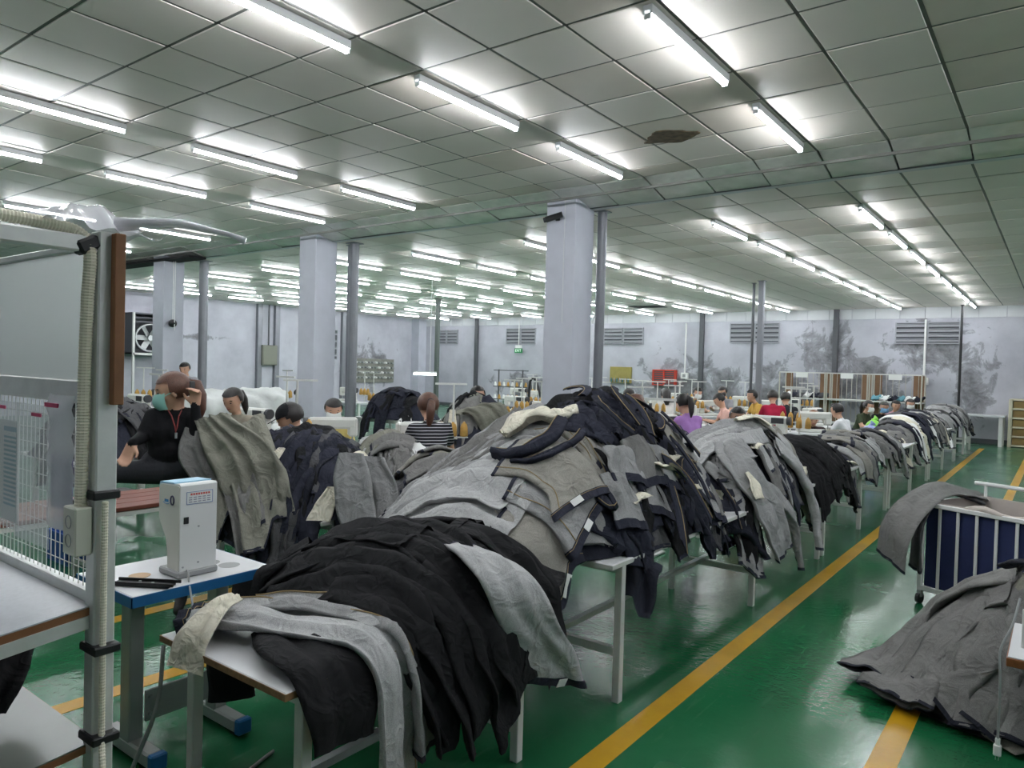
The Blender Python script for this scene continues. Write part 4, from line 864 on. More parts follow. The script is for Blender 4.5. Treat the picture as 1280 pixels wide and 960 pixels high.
mb = MB(); mb.tube([V(p)-_b for p in [(-4.51, 2.38, 1.32), (-4.43, 2.36, 1.29), (-4.37, 2.35, 1.23), (-4.36, 2.35, 1.19), (-4.36, 2.36, 1.23), (-4.40, 2.39, 1.29), (-4.46, 2.44, 1.32)]], .004, 5); mb.build('cord', mat('red_cord', (120, 40, 36), .7), t)
mb = MB(); q = V((-4.358, 2.351, 1.191))-_b; mb.cyl(q, q+V(0, 0, -.035), .008, 8); mb.build('whistle', M_steel, t)
t = thing('phone', 'dark phone held up beside the hair of the woman in black', 'phone', (-4.393, 2.470, 1.440)); mb = MB(); mb.box((0, 0, 0), (.07, .009, .14), .004, face_R(.6, -.8, 0)); mb.build('phone_body', M_black, t)
# ---- sewers
H0 = math.pi
sewer('woman in a beige jacket looking down beside white plastic sacks', (-6.703, 4.204, 1.244), -1.2, cloth_mat('beige', (168, 160, 146)), M_hair_b, 'pony', None, 'long', nod=.4)
sewer('person in black cap and grey hooded top bending behind the dark stack', (-5.058, 3.690, 1.189), -2.3, cloth_mat('grey_hood', (112, 108, 106)), M_hair_b, 'cap', None, 'long', nod=.45)
sewer('person in yellow top seated behind the cone rack beside the middle column', (-6.522, 5.340, 1.124), -.6, cloth_mat('yellow', (205, 186, 120)), M_hair_b, 'bun', M_mask_w, 'long', nod=.4)
sewer('woman in black and white striped top seen from behind, arm stretched out', (-4.778, 5.030, 1.270), 2.55, striped_mat(), M_hair_br, 'pony', None, 'short', reach=.5, nod=.1, armspread=.3)
sewer('masked person half hidden by the hanging grey bundle', (-6.133, 7.391, 1.275), -.9, cloth_mat('dark_blue', (44, 50, 66)), M_hair_b, 'short', M_mask_w, 'long', nod=.1)
sewer('woman in lilac t-shirt seen from behind at her machine', (-3.892, 8.830, 1.253), 2.7, cloth_mat('lilac', (178, 132, 200)), M_hair_b, 'pony', None, 'short', nod=.3)
sewer('woman with long brown hair in a dark denim jacket', (-3.691, 7.103, 1.276), 2.5, cloth_mat('denim_jacket', (58, 62, 76)), M_hair_br, 'long', None, 'long', nod=.3)
sewer('sewer peering over the fanned heap, only forehead and hair showing', (-3.327, 9.251, 1.097), -.95, cloth_mat('maroon', (120, 40, 50)), M_hair_b, 'short', None, 'short', nod=.2)
sewer('red-haired woman in a dark print top looking down near the white-shirted man', (-3.306, 12.771, 0.954), -1.2, cloth_mat('dark_print', (58, 46, 46)), M_hair_r, 'short', None, 'short', nod=.5)
sewer('black-haired man in a white t-shirt turned away from the aisle', (-3.148, 13.644, 1.057), 2.9, cloth_mat('white_tee', (226, 226, 230)), M_hair_b, 'short', None, 'short', nod=.3)
sewer('woman in olive top with white mask beside the green bag', (-3.211, 16.603, 1.047), -.3, cloth_mat('olive_top', (66, 74, 56)), M_hair_b, 'pony', M_mask_w, 'short', nod=.2)
sewer('woman in black top with pale blue mask facing the aisle', (-3.075, 17.456, 1.015), -1.0, cloth_mat('black_tee', (32, 34, 38)), M_hair_b, 'bun', M_mask_b, 'short', nod=.25)
sewer('woman in pink print blouse between the blue mask and the purple top', (-3.087, 18.950, 1.012), -1.0, cloth_mat('pink_print', (188, 150, 160)), M_hair_b, 'bun', None, 'short', nod=.25)
sewer('woman in purple top with white mask by the far garment heap', (-2.920, 19.828, 1.038), -1.1, cloth_mat('purple_top', (84, 66, 92)), M_hair_b, 'bun', M_mask_w, 'long', nod=.25)
sewer('person in peach t-shirt seen from behind near the yellow board', (-7.089, 12.431, 1.195), 1.5, cloth_mat('peach', (222, 178, 150)), M_hair_b, 'short', None, 'short')
sewer('dark-haired person behind the woman in denim jacket', (-6.159, 11.629, 1.216), 1.9, cloth_mat('pale_grey', (196, 198, 200)), M_hair_b, 'short', None, 'short')
sewer('person with long black hair near the red grille', (-6.288, 13.410, 1.202), 2.2, cloth_mat('white_blouse', (214, 210, 206)), M_hair_b, 'long', None, 'short')
sewer('person in khaki top bending behind a thread stand', (-6.381, 15.220, 1.210), -.6, cloth_mat('khaki', (150, 136, 98)), M_hair_b, 'short', M_mask_w, 'short')
sewer('sewer in pale pink top bowed over the machine', (-4.948, 12.791, 1.168), -2.6, cloth_mat('pale_pink', (226, 180, 168)), M_hair_b, 'bun', None, 'short', nod=.7)
sewer('sewer with hair tied up sitting behind the pale pink top', (-6.097, 15.935, 1.232), -1.8, cloth_mat('grey_tee', (150, 150, 156)), M_hair_b, 'bun', None, 'short')
sewer('person in mustard shirt by the slim square steel post', (-5.089, 14.941, 1.203), -2.4, cloth_mat('mustard', (196, 156, 78)), M_hair_b, 'short', None, 'short', nod=.1)
sewer('person in crimson top at a machine before the wire racks', (-4.368, 13.982, 1.234), 2.0, cloth_mat('crimson', (160, 34, 62)), M_hair_b, 'short', None, 'short')
sewer('person in black shirt at a machine next to the crimson top', (-4.355, 14.742, 1.192), 2.1, cloth_mat('black_shirt', (34, 36, 40)), M_hair_b, 'short', None, 'short')
sewer('small distant man beside the pipe of the column at the ceiling gap', (-13.437, 7.401, 1.454), -1.0, cloth_mat('grey_tee', (150, 150, 156)), M_hair_b, 'short', None, 'short')

# ================================================================== sewing stations
M_mach = mat('machine_white', (214, 214, 208), .35, 0, .03, 9); M_machg = mat('machine_grey', (150, 152, 152), .4); M_cone = mat('thread_cone_gold', (190, 148, 78), .8, 0, .12, 30, .3, 200); M_redbrown = mat('red_brown_top', (120, 66, 52), .5, 0, .12, 8)
M_motor = mat('motor_dark', (60, 62, 66), .5); M_cone2 = mat('thread_cone_dark', (70, 64, 58), .8)
def make_station():
    t = thing('sewing_table', 'x', 'table')
    mb = MB(); mb.bb(-.55, .55, -.28, .28, .705, .74, .008); mb.build('tabletop', M_laminate, t)
    for x in (-.46, .46):
        mb = MB(); mb.bb(x-.025, x+.025, -.03, .03, .05, .705, .003); mb.build('leg', M_white_paint, t)
        mb = MB(); mb.bb(x-.03, x+.03, -.26, .26, 0, .05, .006); mb.build('foot', M_white_paint, t)
    mb = MB(); mb.bar((-.46, .03, .35), (.46, .03, .35), .03, .06); mb.build('stretcher', M_white_paint, t)
    mb = MB(); mb.bb(-.16, .16, -.10, .12, .09, .12, .005); mb.build('treadle', M_motor, t)
    return t
def make_machine():
    t = thing('sewing_machine', 'x', 'sewing machine')
    mb = MB(); mb.bb(-.26, .26, -.09, .09, 0, .05, .01); mb.build('bed', M_mach, t)
    mb = MB(); mb.bb(.11, .25, -.07, .07, .05, .26, .02); mb.build('pillar', M_mach, t)
    mb = MB(); mb.bb(-.25, .25, -.065, .065, .21, .33, .025); mb.build('arm', M_mach, t)
    mb = MB(); mb.bb(-.26, -.16, -.06, .06, .13, .33, .018); mb.build('head', M_mach, t)
    mb = MB(); mb.cyl((-.21, 0, .13), (-.21, 0, .055), .008, 8); mb.build('needle_bar', M_steel, t)
    mb = MB(); mb.cyl((.25, 0, .27), (.30, 0, .27), .06, 14); mb.build('hand_wheel', M_motor, t)
    mb = MB(); mb.bb(.05, .22, -.075, -.066, .23, .31, .002); mb.build('control_panel', M_motor, t)
    return t
def make_stand():
    t = thing('thread_stand', 'x', 'thread stand')
    mb = MB(); mb.cyl((0, 0, 0), (0, 0, .72), .011, 8); mb.build('pole', M_white_paint, t)
    mb = MB(); mb.bar((-.20, 0, .72), (.14, 0, .72), .02, .02); mb.build('cross_arm', M_white_paint, t)
    mb = MB(); mb.bar((-.16, 0, .16), (.16, 0, .16), .05, .012); mb.build('tray', M_white_paint, t)
    for x in (-.12, .0, .12):
        mb = MB(); mb.cyl((x, 0, .165), (x, 0, .33), .004, 6); mb.build('spindle', M_steel, t)
    return t
def make_cone(m):
    mb = MB(); mb.lathe([(.032, 0), (.043, .01), (.038, .10), (.026, .135), (.014, .14), (.012, .155)], n=10); return mb
ST, MA_, SD = make_station(), make_machine(), make_stand(); st_used = [False]*3
cone_src = None
def use(i, o):
    if not st_used[i]: st_used[i] = True; return o
    return dup(o)
def cone(p, m, lab, grp):
    global cone_src
    o = make_cone(m).build('thread_cone', m, smooth=True) if cone_src is None or m != M_cone else dup(cone_src)
    if cone_src is None and m == M_cone: cone_src = o
    o.location = p; tag(o, lab, 'thread cone', grp); return o
def station(x, y, rz, where, cones=3, z=0., machine=True, stand=True, stand_at=(.42, .2)):
    c, s = math.cos(rz), math.sin(rz); W = lambda a, b, h: (x+c*a-s*b, y+s*a+c*b, h+z)
    o = use(0, ST); o.location = (x, y, z); o.rotation_euler.z = rz; tag(o, 'white sewing table '+where, 'table', 'sewing tables '+where)
    if machine:
        o = use(1, MA_); o.location = W(.05, .02, .742); o.rotation_euler.z = rz; tag(o, 'white sewing machine '+where, 'sewing machine', 'sewing machines '+where)
    if stand:
        o = use(2, SD); o.location = W(*stand_at, .742); o.rotation_euler.z = rz; tag(o, 'white thread stand with cross arm '+where, 'thread stand', 'thread stands '+where)
        for k in range(cones):
            cone(W(stand_at[0]-.12+.12*k, stand_at[1], .742+.168), M_cone, 'gold thread cone on a stand '+where, 'thread cones '+where)
A1 = 'in the row next to the long garment tables'; A2 = 'in the second row from the long garment tables'; A3 = 'in the far rows before the damp wall'; A4 = 'on the left side beyond the dark stack'
PLACED = [(-5.6, 1.6), (-5.6, 2.6), (-5.6, 3.4), (-4.6, 2.4)]
def where_of(x, y): return A4 if (x < -4.2 and y < 9.9) else (A1 if x > -4.4 else (A2 if x > -6.3 else A3))
def blocked(x, y, r=1.0): return any(math.hypot(x-a, y-b) < r for a, b in PLACED)
SEATS_ = list(SEATS)
for hx, hy, fa, hz in SEATS_:
    x, y = hx+.46*math.cos(fa), hy+.46*math.sin(fa)
    ext = .55*abs(math.cos(fa-math.pi/2))+.28*abs(math.sin(fa-math.pi/2))
    if x+ext > -2.5 or blocked(x, y, .85) or math.hypot(x+7.3, y-3.3) < 1.2 or math.hypot(x+3.2, y-6.75) < .8: continue
    if any(math.hypot(x-a, y-b) < .75 for a, b, *_ in SEATS_ if (a, b) != (hx, hy)): continue
    if math.hypot(x+5.3, y-6.4) < .9 or math.hypot(x+4.75, y-4.55) < .8 or math.hypot(x+4.0, y-3.2) < 1.3: continue
    station(x, y, fa-math.pi/2, where_of(x, y)); PLACED.append((x, y))
PLACED += [(a, b) for a, b, *_ in SEATS_]
PLACED += [(m.c[0], m.c[1]) for m in (ML1, ML2, ML3, ML5, ML6, ML7)]+[(-4.88, 7.57), (-9.7, 7.57), (-14.4, 7.57), (-9.27, 7.95), (-13.7, 7.92), (-5.08, 15.3)]
cand = [(-3.35, y) for y in (8.2, 10.4, 11.4, 14.9, 16.0, 17.6, 19.2)]+[(-5.4, y) for y in (8.6, 10.2, 11.9, 13.6, 16.8, 18.4)]+[(-7.2, 10.6), (-7.2, 12.4), (-7.3, 14.6), (-7.2, 16.6), (-9.0, 12.0), (-9.0, 14.2), (-9.1, 16.6), (-6.6, 18.8), (-8.6, 18.9), (-10.8, 15.4), (-12.5, 16.8), (-6.7, 6.3), (-7.9, 5.2), (-7.0, 8.6), (-11.6, 5.6), (-12.3, 9.4), (-10.6, 10.2), (-13.6, 11.5), (-8.6, 4.0)]
for x, y in cand:
    if not blocked(x, y, 1.05): station(x, y, R_.choice((0, math.pi))+R_.uniform(-.08, .08), where_of(x, y)); PLACED.append((x, y))
# tall stand right behind the tallest heap
t = thing('thread_stand', 'tall bare white thread stand rising just behind the tallest heap', 'thread stand', (-3.0, 6.0, 0))
mb = MB(); mb.cyl((0, 0, 0), (0, 0, 1.40), .013, 10); mb.build('pole', M_white_paint, t)
mb = MB(); mb.bar((-.02, 0, 1.40), (.24, .12, 1.40), .022, .022); mb.build('cross_arm', M_white_paint, t)
mb = MB(); mb.bar((-.03, 0, 1.09), (.3, .15, 1.09), .03, .02); mb.build('lower_arm', M_white_paint, t)
mb = MB(); mb.bb(-.16, .16, -.16, .16, 0, .02, .004); mb.build('base_plate', M_white_paint, t)

# ================================================================== inspection rig at the left
M_alu = mat('aluminium', (220, 221, 218), .4, .25, .08, 14, .04, 40); M_frost = mat('frosted_sheet', (238, 243, 240), .35, 0, .02, 2, trans=.8); M_hose = mat('hose_beige', (234, 228, 208), .6); M_brownboard = mat('brown_board', (136, 92, 58), .6, 0, .12, 10)
M_plastic = mat('clear_plastic', (236, 236, 242), .12, 0, 0, 5, .5, 9, .6, alpha=.7); M_paper = mat('paper', (226, 230, 228), .8); M_grey_lam = mat('grey_green_laminate', (118, 125, 116), .25, 0, .06, 3)
PXX, PYY = -2.09, .92
rig = thing('inspection_frame', 'aluminium frame workstation with mesh back, frosted sheet and corrugated hose', 'workstation', (PXX, PYY, 0))
def RP(name, m, fn, parent=None, smooth=False):
    mb = MB(); fn(mb); return mb.build(name, m, parent or rig, smooth)
RP('post', M_alu, lambda b: b.bb(-.028, .028, -.028, .028, 0, 1.985, .004))
RP('post', M_alu, lambda b: b.bb(-1.33, -1.275, -.028, .028, 0, 1.985, .004))
RP('rear_board', M_brownboard, lambda b: b.bb(.034, .060, .0, .028, 1.52, 1.98, .002))
RP('top_rail', M_alu, lambda b: b.bb(-.022, .022, -.95, -.028, 1.925, 1.968, .004))
RP('sheet_rail', M_alu, lambda b: b.bb(-1.275, -.028, -.015, .015, 1.945, 1.965, .003))
RP('frosted_sheet', M_frost, lambda b: b.bb(-1.275, -.028, -.004, .004, 1.575, 1.945))
RP('lower_band', M_alu, lambda b: b.bb(-1.275, -.028, -.016, .016, 1.515, 1.58, .003))
RP('bottom_rail', M_alu, lambda b: b.bb(-1.275, -.028, -.018, .018, .965, 1.0, .003))
def wires(b):
    for k in range(1, 40): x = -1.27+.0315*k; b.tube([(x, 0, 1.0), (x, 0, 1.515)], .0016, 5)
    for k in range(1, 11): z = 1.0+.047*k; b.tube([(-1.275, .003, z), (-.028, .003, z)], .0016, 5)
RP('wire_mesh', M_white_paint, wires)['kind'] = 'stuff'
def slope_board(b, y0, z0, y1, z1, th, x0=-1.275, x1=.0):
    b.add([(x0, y0, z0), (x1, y0, z0), (x1, y1, z1), (x0, y1, z1), (x0, y0, z0-th), (x1, y0, z0-th), (x1, y1, z1-th), (x0, y1, z1-th)], [(0, 1, 2, 3), (4, 7, 6, 5), (0, 4, 5, 1), (2, 6, 7, 3), (0, 3, 7, 4), (1, 5, 6, 2)])
RP('work_surface', mat('patterned_laminate', (208, 210, 216), .3, 0, .05, 60), lambda b: slope_board(b, -.02, .972, -.95, .872, .004))
RP('surface_core', M_brownboard, lambda b: slope_board(b, -.02, .967, -.95, .867, .020, -1.275, .002))
RP('surface_rail', M_alu, lambda b: slope_board(b, -.03, .946, -.95, .846, .035, -.03, .006))
RP('lower_board', M_grey_lam, lambda b: slope_board(b, -.0, .590, -.95, .50, .004, -1.275, -.01))
RP('lower_board_core', M_brownboard, lambda b: slope_board(b, .004, .586, -.95, .496, .02, -1.275, -.008))
def hose(b, pts, r=.017):
    C, L = catmull(pts, int(60)); n = int(L/.004); C, L = catmull(pts, n); b.tube([tuple(p) for p in C], [r*(1 if k % 2 else .86) for k in range(n)], 10)
RP('hose', M_hose, lambda b: hose(b, [(0.0, -.95, 1.975), (0, -.5, 1.990), (0, -.15, 1.988), (.005, -.06, 1.968), (.015, -.045, 1.92), (.006, -.046, 1.80), (-.004, -.046, 1.62), (-.008, -.046, 1.45), (-.016, -.046, 1.24)]))
RP('hose', M_hose, lambda b: hose(b, [(.045, -.01, 1.26), (.043, -.01, 1.0), (.043, -.01, .8), (.044, -.01, .63), (.075, -.02, .55), (.11, -.03, .46), (.12, -.03, .3)], .009))
for z in (1.275, .857, .612): RP('tie', M_black, lambda b, z=z: b.bb(-.036, .056 if z < 1.2 else .04, -.038, .034, z-.012, z+.012, .004))
RP('tie', M_black, lambda b: b.box((.004, -.05, 1.945), (.05, .06, .04), .008, Matrix.Rotation(.5, 3, 'X')))
sw = RP('switch_box', mat('switch_cream', (214, 214, 200), .45), lambda b: b.bb(-.055, .02, -.075, -.03, 1.115, 1.245, .004))
RP('rocker', mat('switch_grey', (150, 154, 156), .4), lambda b: b.bb(-.062, -.055, -.068, -.037, 1.135, 1.225, .003), sw)
for z in (1.155, 1.205): RP('knockout', M_machg, lambda b, z=z: b.tube([(-.018+.017*math.cos(a), -.0755, z+.017*math.sin(a)) for a in [2*math.pi*k/14 for k in range(14)]], .0015, 4, closed=True), sw)
# plastic on the top rail
def crumple(b, x0, x1, y0, y1, zf, n=16, seed=1):
    r = random.Random(seed); ph = [r.uniform(0, 6) for _ in range(6)]
    b.grid([[(x0+(x1-x0)*i/n+.012*math.sin(9*j/n*3+ph[0]), y0+(y1-y0)*j/n, zf(i/n, j/n)+.012*math.sin(11*i/n+ph[1]+5*j/n)+.008*math.sin(23*j/n+ph[2]+7*i/n)) for j in range(n+1)] for i in range(n+1)])
mb = MB(); crumple(mb, PXX-.34, PXX+.05, PYY-.16, PYY+.16, lambda u, v: 1.985+.085*math.sin(math.pi*u)*math.sin(math.pi*min(1, v*1.2))*1.0+.02*v, seed=3)
tag(mb.build('plastic_sheet', M_plastic, smooth=True), 'crumpled clear plastic sheet lying over the top of the aluminium frame', 'plastic sheet')
mb = MB(); mb.tube([(PXX+.02, PYY+.02, 2.01), (PXX+.14, PYY+.13, 2.02), (PXX+.24, PYY+.22, 1.995), (PXX+.27, PYY+.25, 1.98)], [.02, .013, .007, .010], 8)
tag(mb.build('plastic_roll', mat('plastic_film', (226, 226, 232), .2, alpha=.8), smooth=True), 'thin rolled plastic film sticking out from the top of the aluminium frame', 'plastic film')
# charts and pouch hanging on the mesh
ch = thing('paper_chart', 'printed paper chart in a plastic sleeve hanging on the wire mesh', 'paper', (PXX-.66, PYY-.03, 1.10))
mb = MB(); mb.bb(-.16, .16, -.001, .001, .02, .34); mb.build('sheet', M_paper, ch)
M_teal = mat('teal_print', (104, 160, 170), .8); M_greyprint = mat('grey_print', (150, 156, 162), .8); M_pink = mat('pink_print_band', (196, 70, 110), .7)
for cx in (-.09, .10):
    mb = MB(); mb.bb(cx-.05, cx+.05, -.0025, -.001, .305, .32); mb.build('table_header', M_teal, ch)
    mb = MB()
    for k in range(16): mb.bb(cx-.05, cx+.05, -.002, -.001, .07+.0142*k, .077+.0142*k)
    mb.build('table_rows', M_teal if cx > 0 else M_greyprint, ch)
mb = MB(); mb.bb(-.17, .17, -.004, -.003, 0, .40); mb.build('sleeve', mat('clear_sleeve', (236, 240, 240), .12, alpha=.3), ch)
mb = MB(); mb.bb(-.05, .07, -.006, -.004, .375, .385); mb.build('pink_strip', M_pink, ch)
sl = thing('empty_sleeve', 'empty clear document sleeve on the wire mesh next to the printed chart', 'sleeve', (PXX-.36, PYY-.03, 1.08))
mb = MB(); mb.bb(-.15, .10, -.002, .0, 0, .42, .0005); mb.build('sleeve', MATS['clear_sleeve'], sl)
mb = MB(); mb.bb(-.03, .04, -.004, -.002, .385, .395); mb.build('pink_strip', M_pink, sl)
pc = thing('document_pouch', 'clear pouch with greyish violet papers hanging by the frame post', 'pouch', (PXX-.13, PYY-.055, 1.17))
mb = MB(); mb.grid([[(-.085+.17*i/10, -.015*math.sin(math.pi*i/10)-.006*math.sin(3*j), .37*j/10) for j in range(11)] for i in range(11)]); mb.build('pouch', M_plastic, pc, smooth=True)
mb = MB(); mb.bb(-.06, .07, .0, .008, .05, .20, .003); mb.build('printed_card', mat('violet_card', (128, 124, 158), .7, 0, .3, 22), pc)
mb = MB()
for k in range(9): mb.bb(-.055, .05, .0, .008, .205+.014*k, .214+.014*k)
mb.build('paper_stack', M_paper, pc)
mb = MB(); mb.bb(-.055, .03, -.020, -.016, .335, .347); mb.build('pink_strip', M_pink, pc)
garment([(PXX-.45, PYY-.10, .86), (PXX-.30, PYY-.16, .82), (PXX-.17, PYY-.20, .76), (PXX-.14, PYY-.22, .70)], [.2, .22, .2, .08], D_BLACK, 'black cloth bundled on the lower board of the aluminium frame', cat='cloth', name='black_cloth', amp=.015, thick=.12, waist=False, hem=False)

# ================================================================== white machine table with blue edge
M_blue = mat('blue_edge', (36, 104, 158), .4, 0, .05, 20); M_greysteel = mat('stand_grey', (160, 164, 161), .4, .2, .05, 8)
T = thing('machine_table', 'small white table with blue edge on a grey steel stand beside the aluminium frame', 'table', (-2.98, 1.63, 0))
def TP(name, m, fn, parent=None): mb = MB(); fn(mb); return mb.build(name, m, parent or T)
top = TP('tabletop', M_laminate, lambda b: b.bb(-.25, .22, -.30, .30, .715, .750, .004))
TP('edge_band', M_blue, lambda b: (b.bb(-.254, .224, -.304, -.300, .706, .7475), b.bb(-.254, .224, .300, .304, .706, .7475), b.bb(.220, .224, -.304, .304, .706, .7475), b.bb(-.254, -.250, -.304, .304, .706, .7475)), top)
for x, y in ((.09, .18), (-.01, .145)):
    ring = TP('cup_recess', M_machg, lambda b, x=x, y=y: b.lathe([(.042, 0), (.045, .002), (.03, .002)], (x, y, .7495), 20), top)
TP('round_inlay', mat('beech_inlay', (196, 160, 120), .5), lambda b: b.lathe([(.04, 0), (.042, .0022), (.02, .0025)], (-.03, -.15, .7495), 20), top)
for y in (-.16, .22):
    TP('column', M_greysteel, lambda b, y=y: b.bb(-.10, -.02, y-.03, y+.03, .06, .715, .005))
    ft = TP('foot', M_greysteel, lambda b, y=y: b.bb(-.24, .14, y-.032, y+.032, .015, .075, .008))
    TP('foot_cap', M_blue, lambda b, y=y: b.bb(.14, .175, y-.034, y+.034, .012, .078, .006), ft)
    TP('glide', M_black, lambda b, y=y: (b.bb(-.20, -.17, y-.02, y+.02, 0, .016), b.bb(.09, .12, y-.02, y+.02, 0, .016)), ft)
cp = TP('cross_plate', M_greysteel, lambda b: b.bb(-.018, -.006, -.13, .19, .14, .27, .003))
for y in (-.11, .17):
    for z in (.17, .24): TP('bolt', M_steel, lambda b, y=y, z=z: b.cyl((-.006, y, z), (.004, y, z), .009, 8), cp)
tr = thing('tray', 'flat black tray lying on the white table with blue edge', 'tray', (-2.86, 1.43, .752), .55)
mb = MB(); mb.bb(-.13, .11, -.028, .028, 0, .008, .002); mb.build('base', M_black, tr)
mb = MB(); mb.bar((-.13, -.028, .012), (.13, -.028, .014), .006, .012); mb.bar((-.13, .028, .012), (.13, .028, .014), .006, .012); mb.build('rim', M_black, tr)
mb = MB(); mb.cyl((.03, 0, .008), (.03, 0, .014), .006, 8); mb.cyl((-.03, .01, .008), (-.03, .01, .014), .006, 8); mb.build('screw', M_steel, tr)
# button machine
Bx = thing('button_machine', 'tall white box-shaped button machine with blue cap standing on the blue-edged table', 'machine', (-2.925, 1.64, .751))
M_bw = mat('machine_shell', (226, 228, 226), .4); M_beige = mat('machine_side', (214, 214, 204), .45); M_capb = mat('cap_blue', (150, 196, 222), .4)
def BP(name, m, fn, parent=None): mb = MB(); fn(mb); return mb.build(name, m, parent or Bx)
BP('base', M_machg, lambda b: b.bb(-.075, .085, -.088, .088, 0, .028, .006))
prof = [(.078, .026), (-.012, .026), (-.016, .10), (-.03, .155), (-.075, .215), (-.088, .235), (-.088, .365), (-.08, .38), (.070, .385), (.078, .378)]
BP('housing', M_bw, lambda b: b.prism(prof, -.08, .08, 1))
BP('side_plate', M_beige, lambda b: b.prism([(x*.97, .20+(z-.20)*.965) for x, z in prof], -.0835, -.08, 1))
BP('cap', M_capb, lambda b: b.prism([(-.089, .33), (-.0905, .366), (-.082, .3835), (.03, .3885), (.03, .384), (-.07, .376), (-.083, .36)], -.081, .081, 1))
BP('anvil', M_machg, lambda b: b.bb(-.085, -.03, -.03, .03, .0, .045, .004)); BP('plunger', M_steel, lambda b: b.cyl((-.055, 0, .22), (-.055, 0, .13), .009, 8)); BP('knob', mat('red_knob', (200, 50, 46), .4), lambda b: b.cyl((-.04, -.02, .05), (-.04, -.02, .075), .009, 10))
lb = BP('label_plate', M_paper, lambda b: b.bb(.078, .0792, -.055, .06, .30, .352))
BP('label_border', mat('label_blue', (92, 120, 176), .6), lambda b: [b.bb(.0792, .0798, *q) for q in ((-.055, .06, .30, .302), (-.055, .06, .35, .352), (-.055, -.053, .30, .352), (.058, .06, .30, .352))], lb)
BP('label_heading', mat('label_red', (206, 92, 84), .6), lambda b: [b.bb(.0792, .0798, -.038+.011*k, -.030+.011*k, .337, .345) for k in range(8)], lb)
BP('label_lines', mat('label_grey', (150, 150, 165), .6), lambda b: [b.bb(.0792, .0798, -.045+.02*k, -.031+.02*k, z, z+.004) for k in range(5) for z in (.308, .317, .326)], lb)
BP('power_switch', M_black, lambda b: b.bb(.078, .082, -.066, -.045, .222, .25, .001))
for y, z in ((-.066, .045), (.0, .205), (.0, .055)): BP('screw', M_steel, lambda b, y=y, z=z: b.cyl((.078, y, z), (.0805, y, z), .004, 8))
BP('emblem', mat('emblem_dark', (70, 62, 92), .5), lambda b: b.tube([(.022+.013*math.cos(a), -.0842, .315+.018*math.sin(a)) for a in [2*math.pi*k/18 for k in range(18)]], .0035, 5, closed=True))
BP('logo', mat('logo_blue', (64, 130, 180), .5), lambda b: [b.bb(-.04+.011*k, -.032+.011*k, -.0848, -.0835, .304, .315) for k in range(3)]+[b.tube([(-.025+.024*math.cos(a), -.0842, .305+.009*math.sin(a)) for a in [3.4+.25*k for k in range(12)]], .0015, 4)])
mb = MB(); C, L = catmull([(.081, -.05, .03), (.11, -.06, .03), (.145, -.075, -.005), (.20, -.10, -.02), (.26, -.12, -.10), (.27, -.12, -.3)], 30); mb.tube([tuple(p) for p in C], .004, 6); mb.build('power_cable', M_machg, Bx)
# hanging grey cable down from the small table and cable on the floor
mb = MB(); C, L = catmull([(-2.44, 1.285, .66), (-2.45, 1.27, .45), (-2.53, 1.22, .2), (-2.58, 1.2, .008), (-2.5, 1.5, .008), (-2.6, 1.85, .008)], 40); mb.tube([tuple(p) for p in C], .008, 6)
tag(mb.build('floor_cable', M_machg, smooth=True), 'grey cable dropping from the small table edge to the green floor', 'cable')
# long brown bench behind
Bn = thing('bench', 'long brown slatted bench on white legs behind the woman in black', 'bench', (-5.6, 2.6, 0))
for k in range(4): mb = MB(); mb.bb(-.33+.165*k, -.175+.165*k, -1.6, 1.0, .555, .585, .004); mb.build('slat', M_redbrown, Bn)
for y in (-1.4, -.2, .85):
    for x in (-.27, .27): mb = MB(); mb.bb(x-.02, x+.02, y-.02, y+.02, 0, .555, .003); mb.build('leg', M_white_paint, Bn)
    mb = MB(); mb.bar((-.27, y, .12), (.27, y, .12), .03); mb.build('cross_bar', M_white_paint, Bn)
mb = MB(); mb.bar((.3, -1.5, .535), (.3, .95, .535), .03, .03); mb.build('apron', M_white_paint, Bn)
for (x, y, s_, m_, lab) in ((-5.9, 1.75, .22, mat('crate_green', (52, 140, 62), .5), 'small green plastic crate on the floor under the brown bench'), (-6.35, 2.6, .2, mat('crate_blue', (44, 84, 160), .5), 'small blue plastic crate behind the brown bench')):
    c = thing('crate', lab, 'crate', (x, y, 0)); mb = MB(); mb.bb(-s_, s_, -s_*.7, s_*.7, 0, .02); mb.build('bottom', m_, c)
    for q in ((-s_, s_, -s_*.7, -s_*.7+.012), (-s_, s_, s_*.7-.012, s_*.7), (-s_, -s_+.012, -s_*.7, s_*.7), (s_-.012, s_, -s_*.7, s_*.7)): mb = MB(); mb.bb(*q, .02, .24, .002); mb.build('side', m_, c)

# ================================================================== white cart with navy bag
ang = -.42; Ct = thing('laundry_cart', 'white tubular cart with vertical bars and a navy fabric bag, parked in the aisle', 'cart', (-.79, 6.10, 0), ang)
M_cartw = mat('cart_white', (226, 226, 224), .35); M_navybag = mat('navy_bag', (34, 44, 88), .8, 0, .1, 9, .2, 30); M_liner = mat('bag_lining', (196, 186, 178), .8, 0, .05, 10, .2, 20)
def CP(name, m, fn, parent=None, smooth=False): mb = MB(); fn(mb); return mb.build(name, m, parent or Ct, smooth)
CW, CD = 1.15, .72
for x in (0, CW):
    for y in (0, CD):
        CP('corner_post', M_cartw, lambda b, x=x, y=y: b.bb(x-.016, x+.016, y-.016, y+.016, .10, .73, .004))
        w_ = CP('caster', M_black, lambda b, x=x, y=y: b.cyl((x-.012, y, .04), (x+.012, y, .04), .04, 14)); CP('caster_fork', M_steel, lambda b, x=x, y=y: b.bb(x-.018, x+.018, y-.015, y+.015, .05, .10, .003), w_)
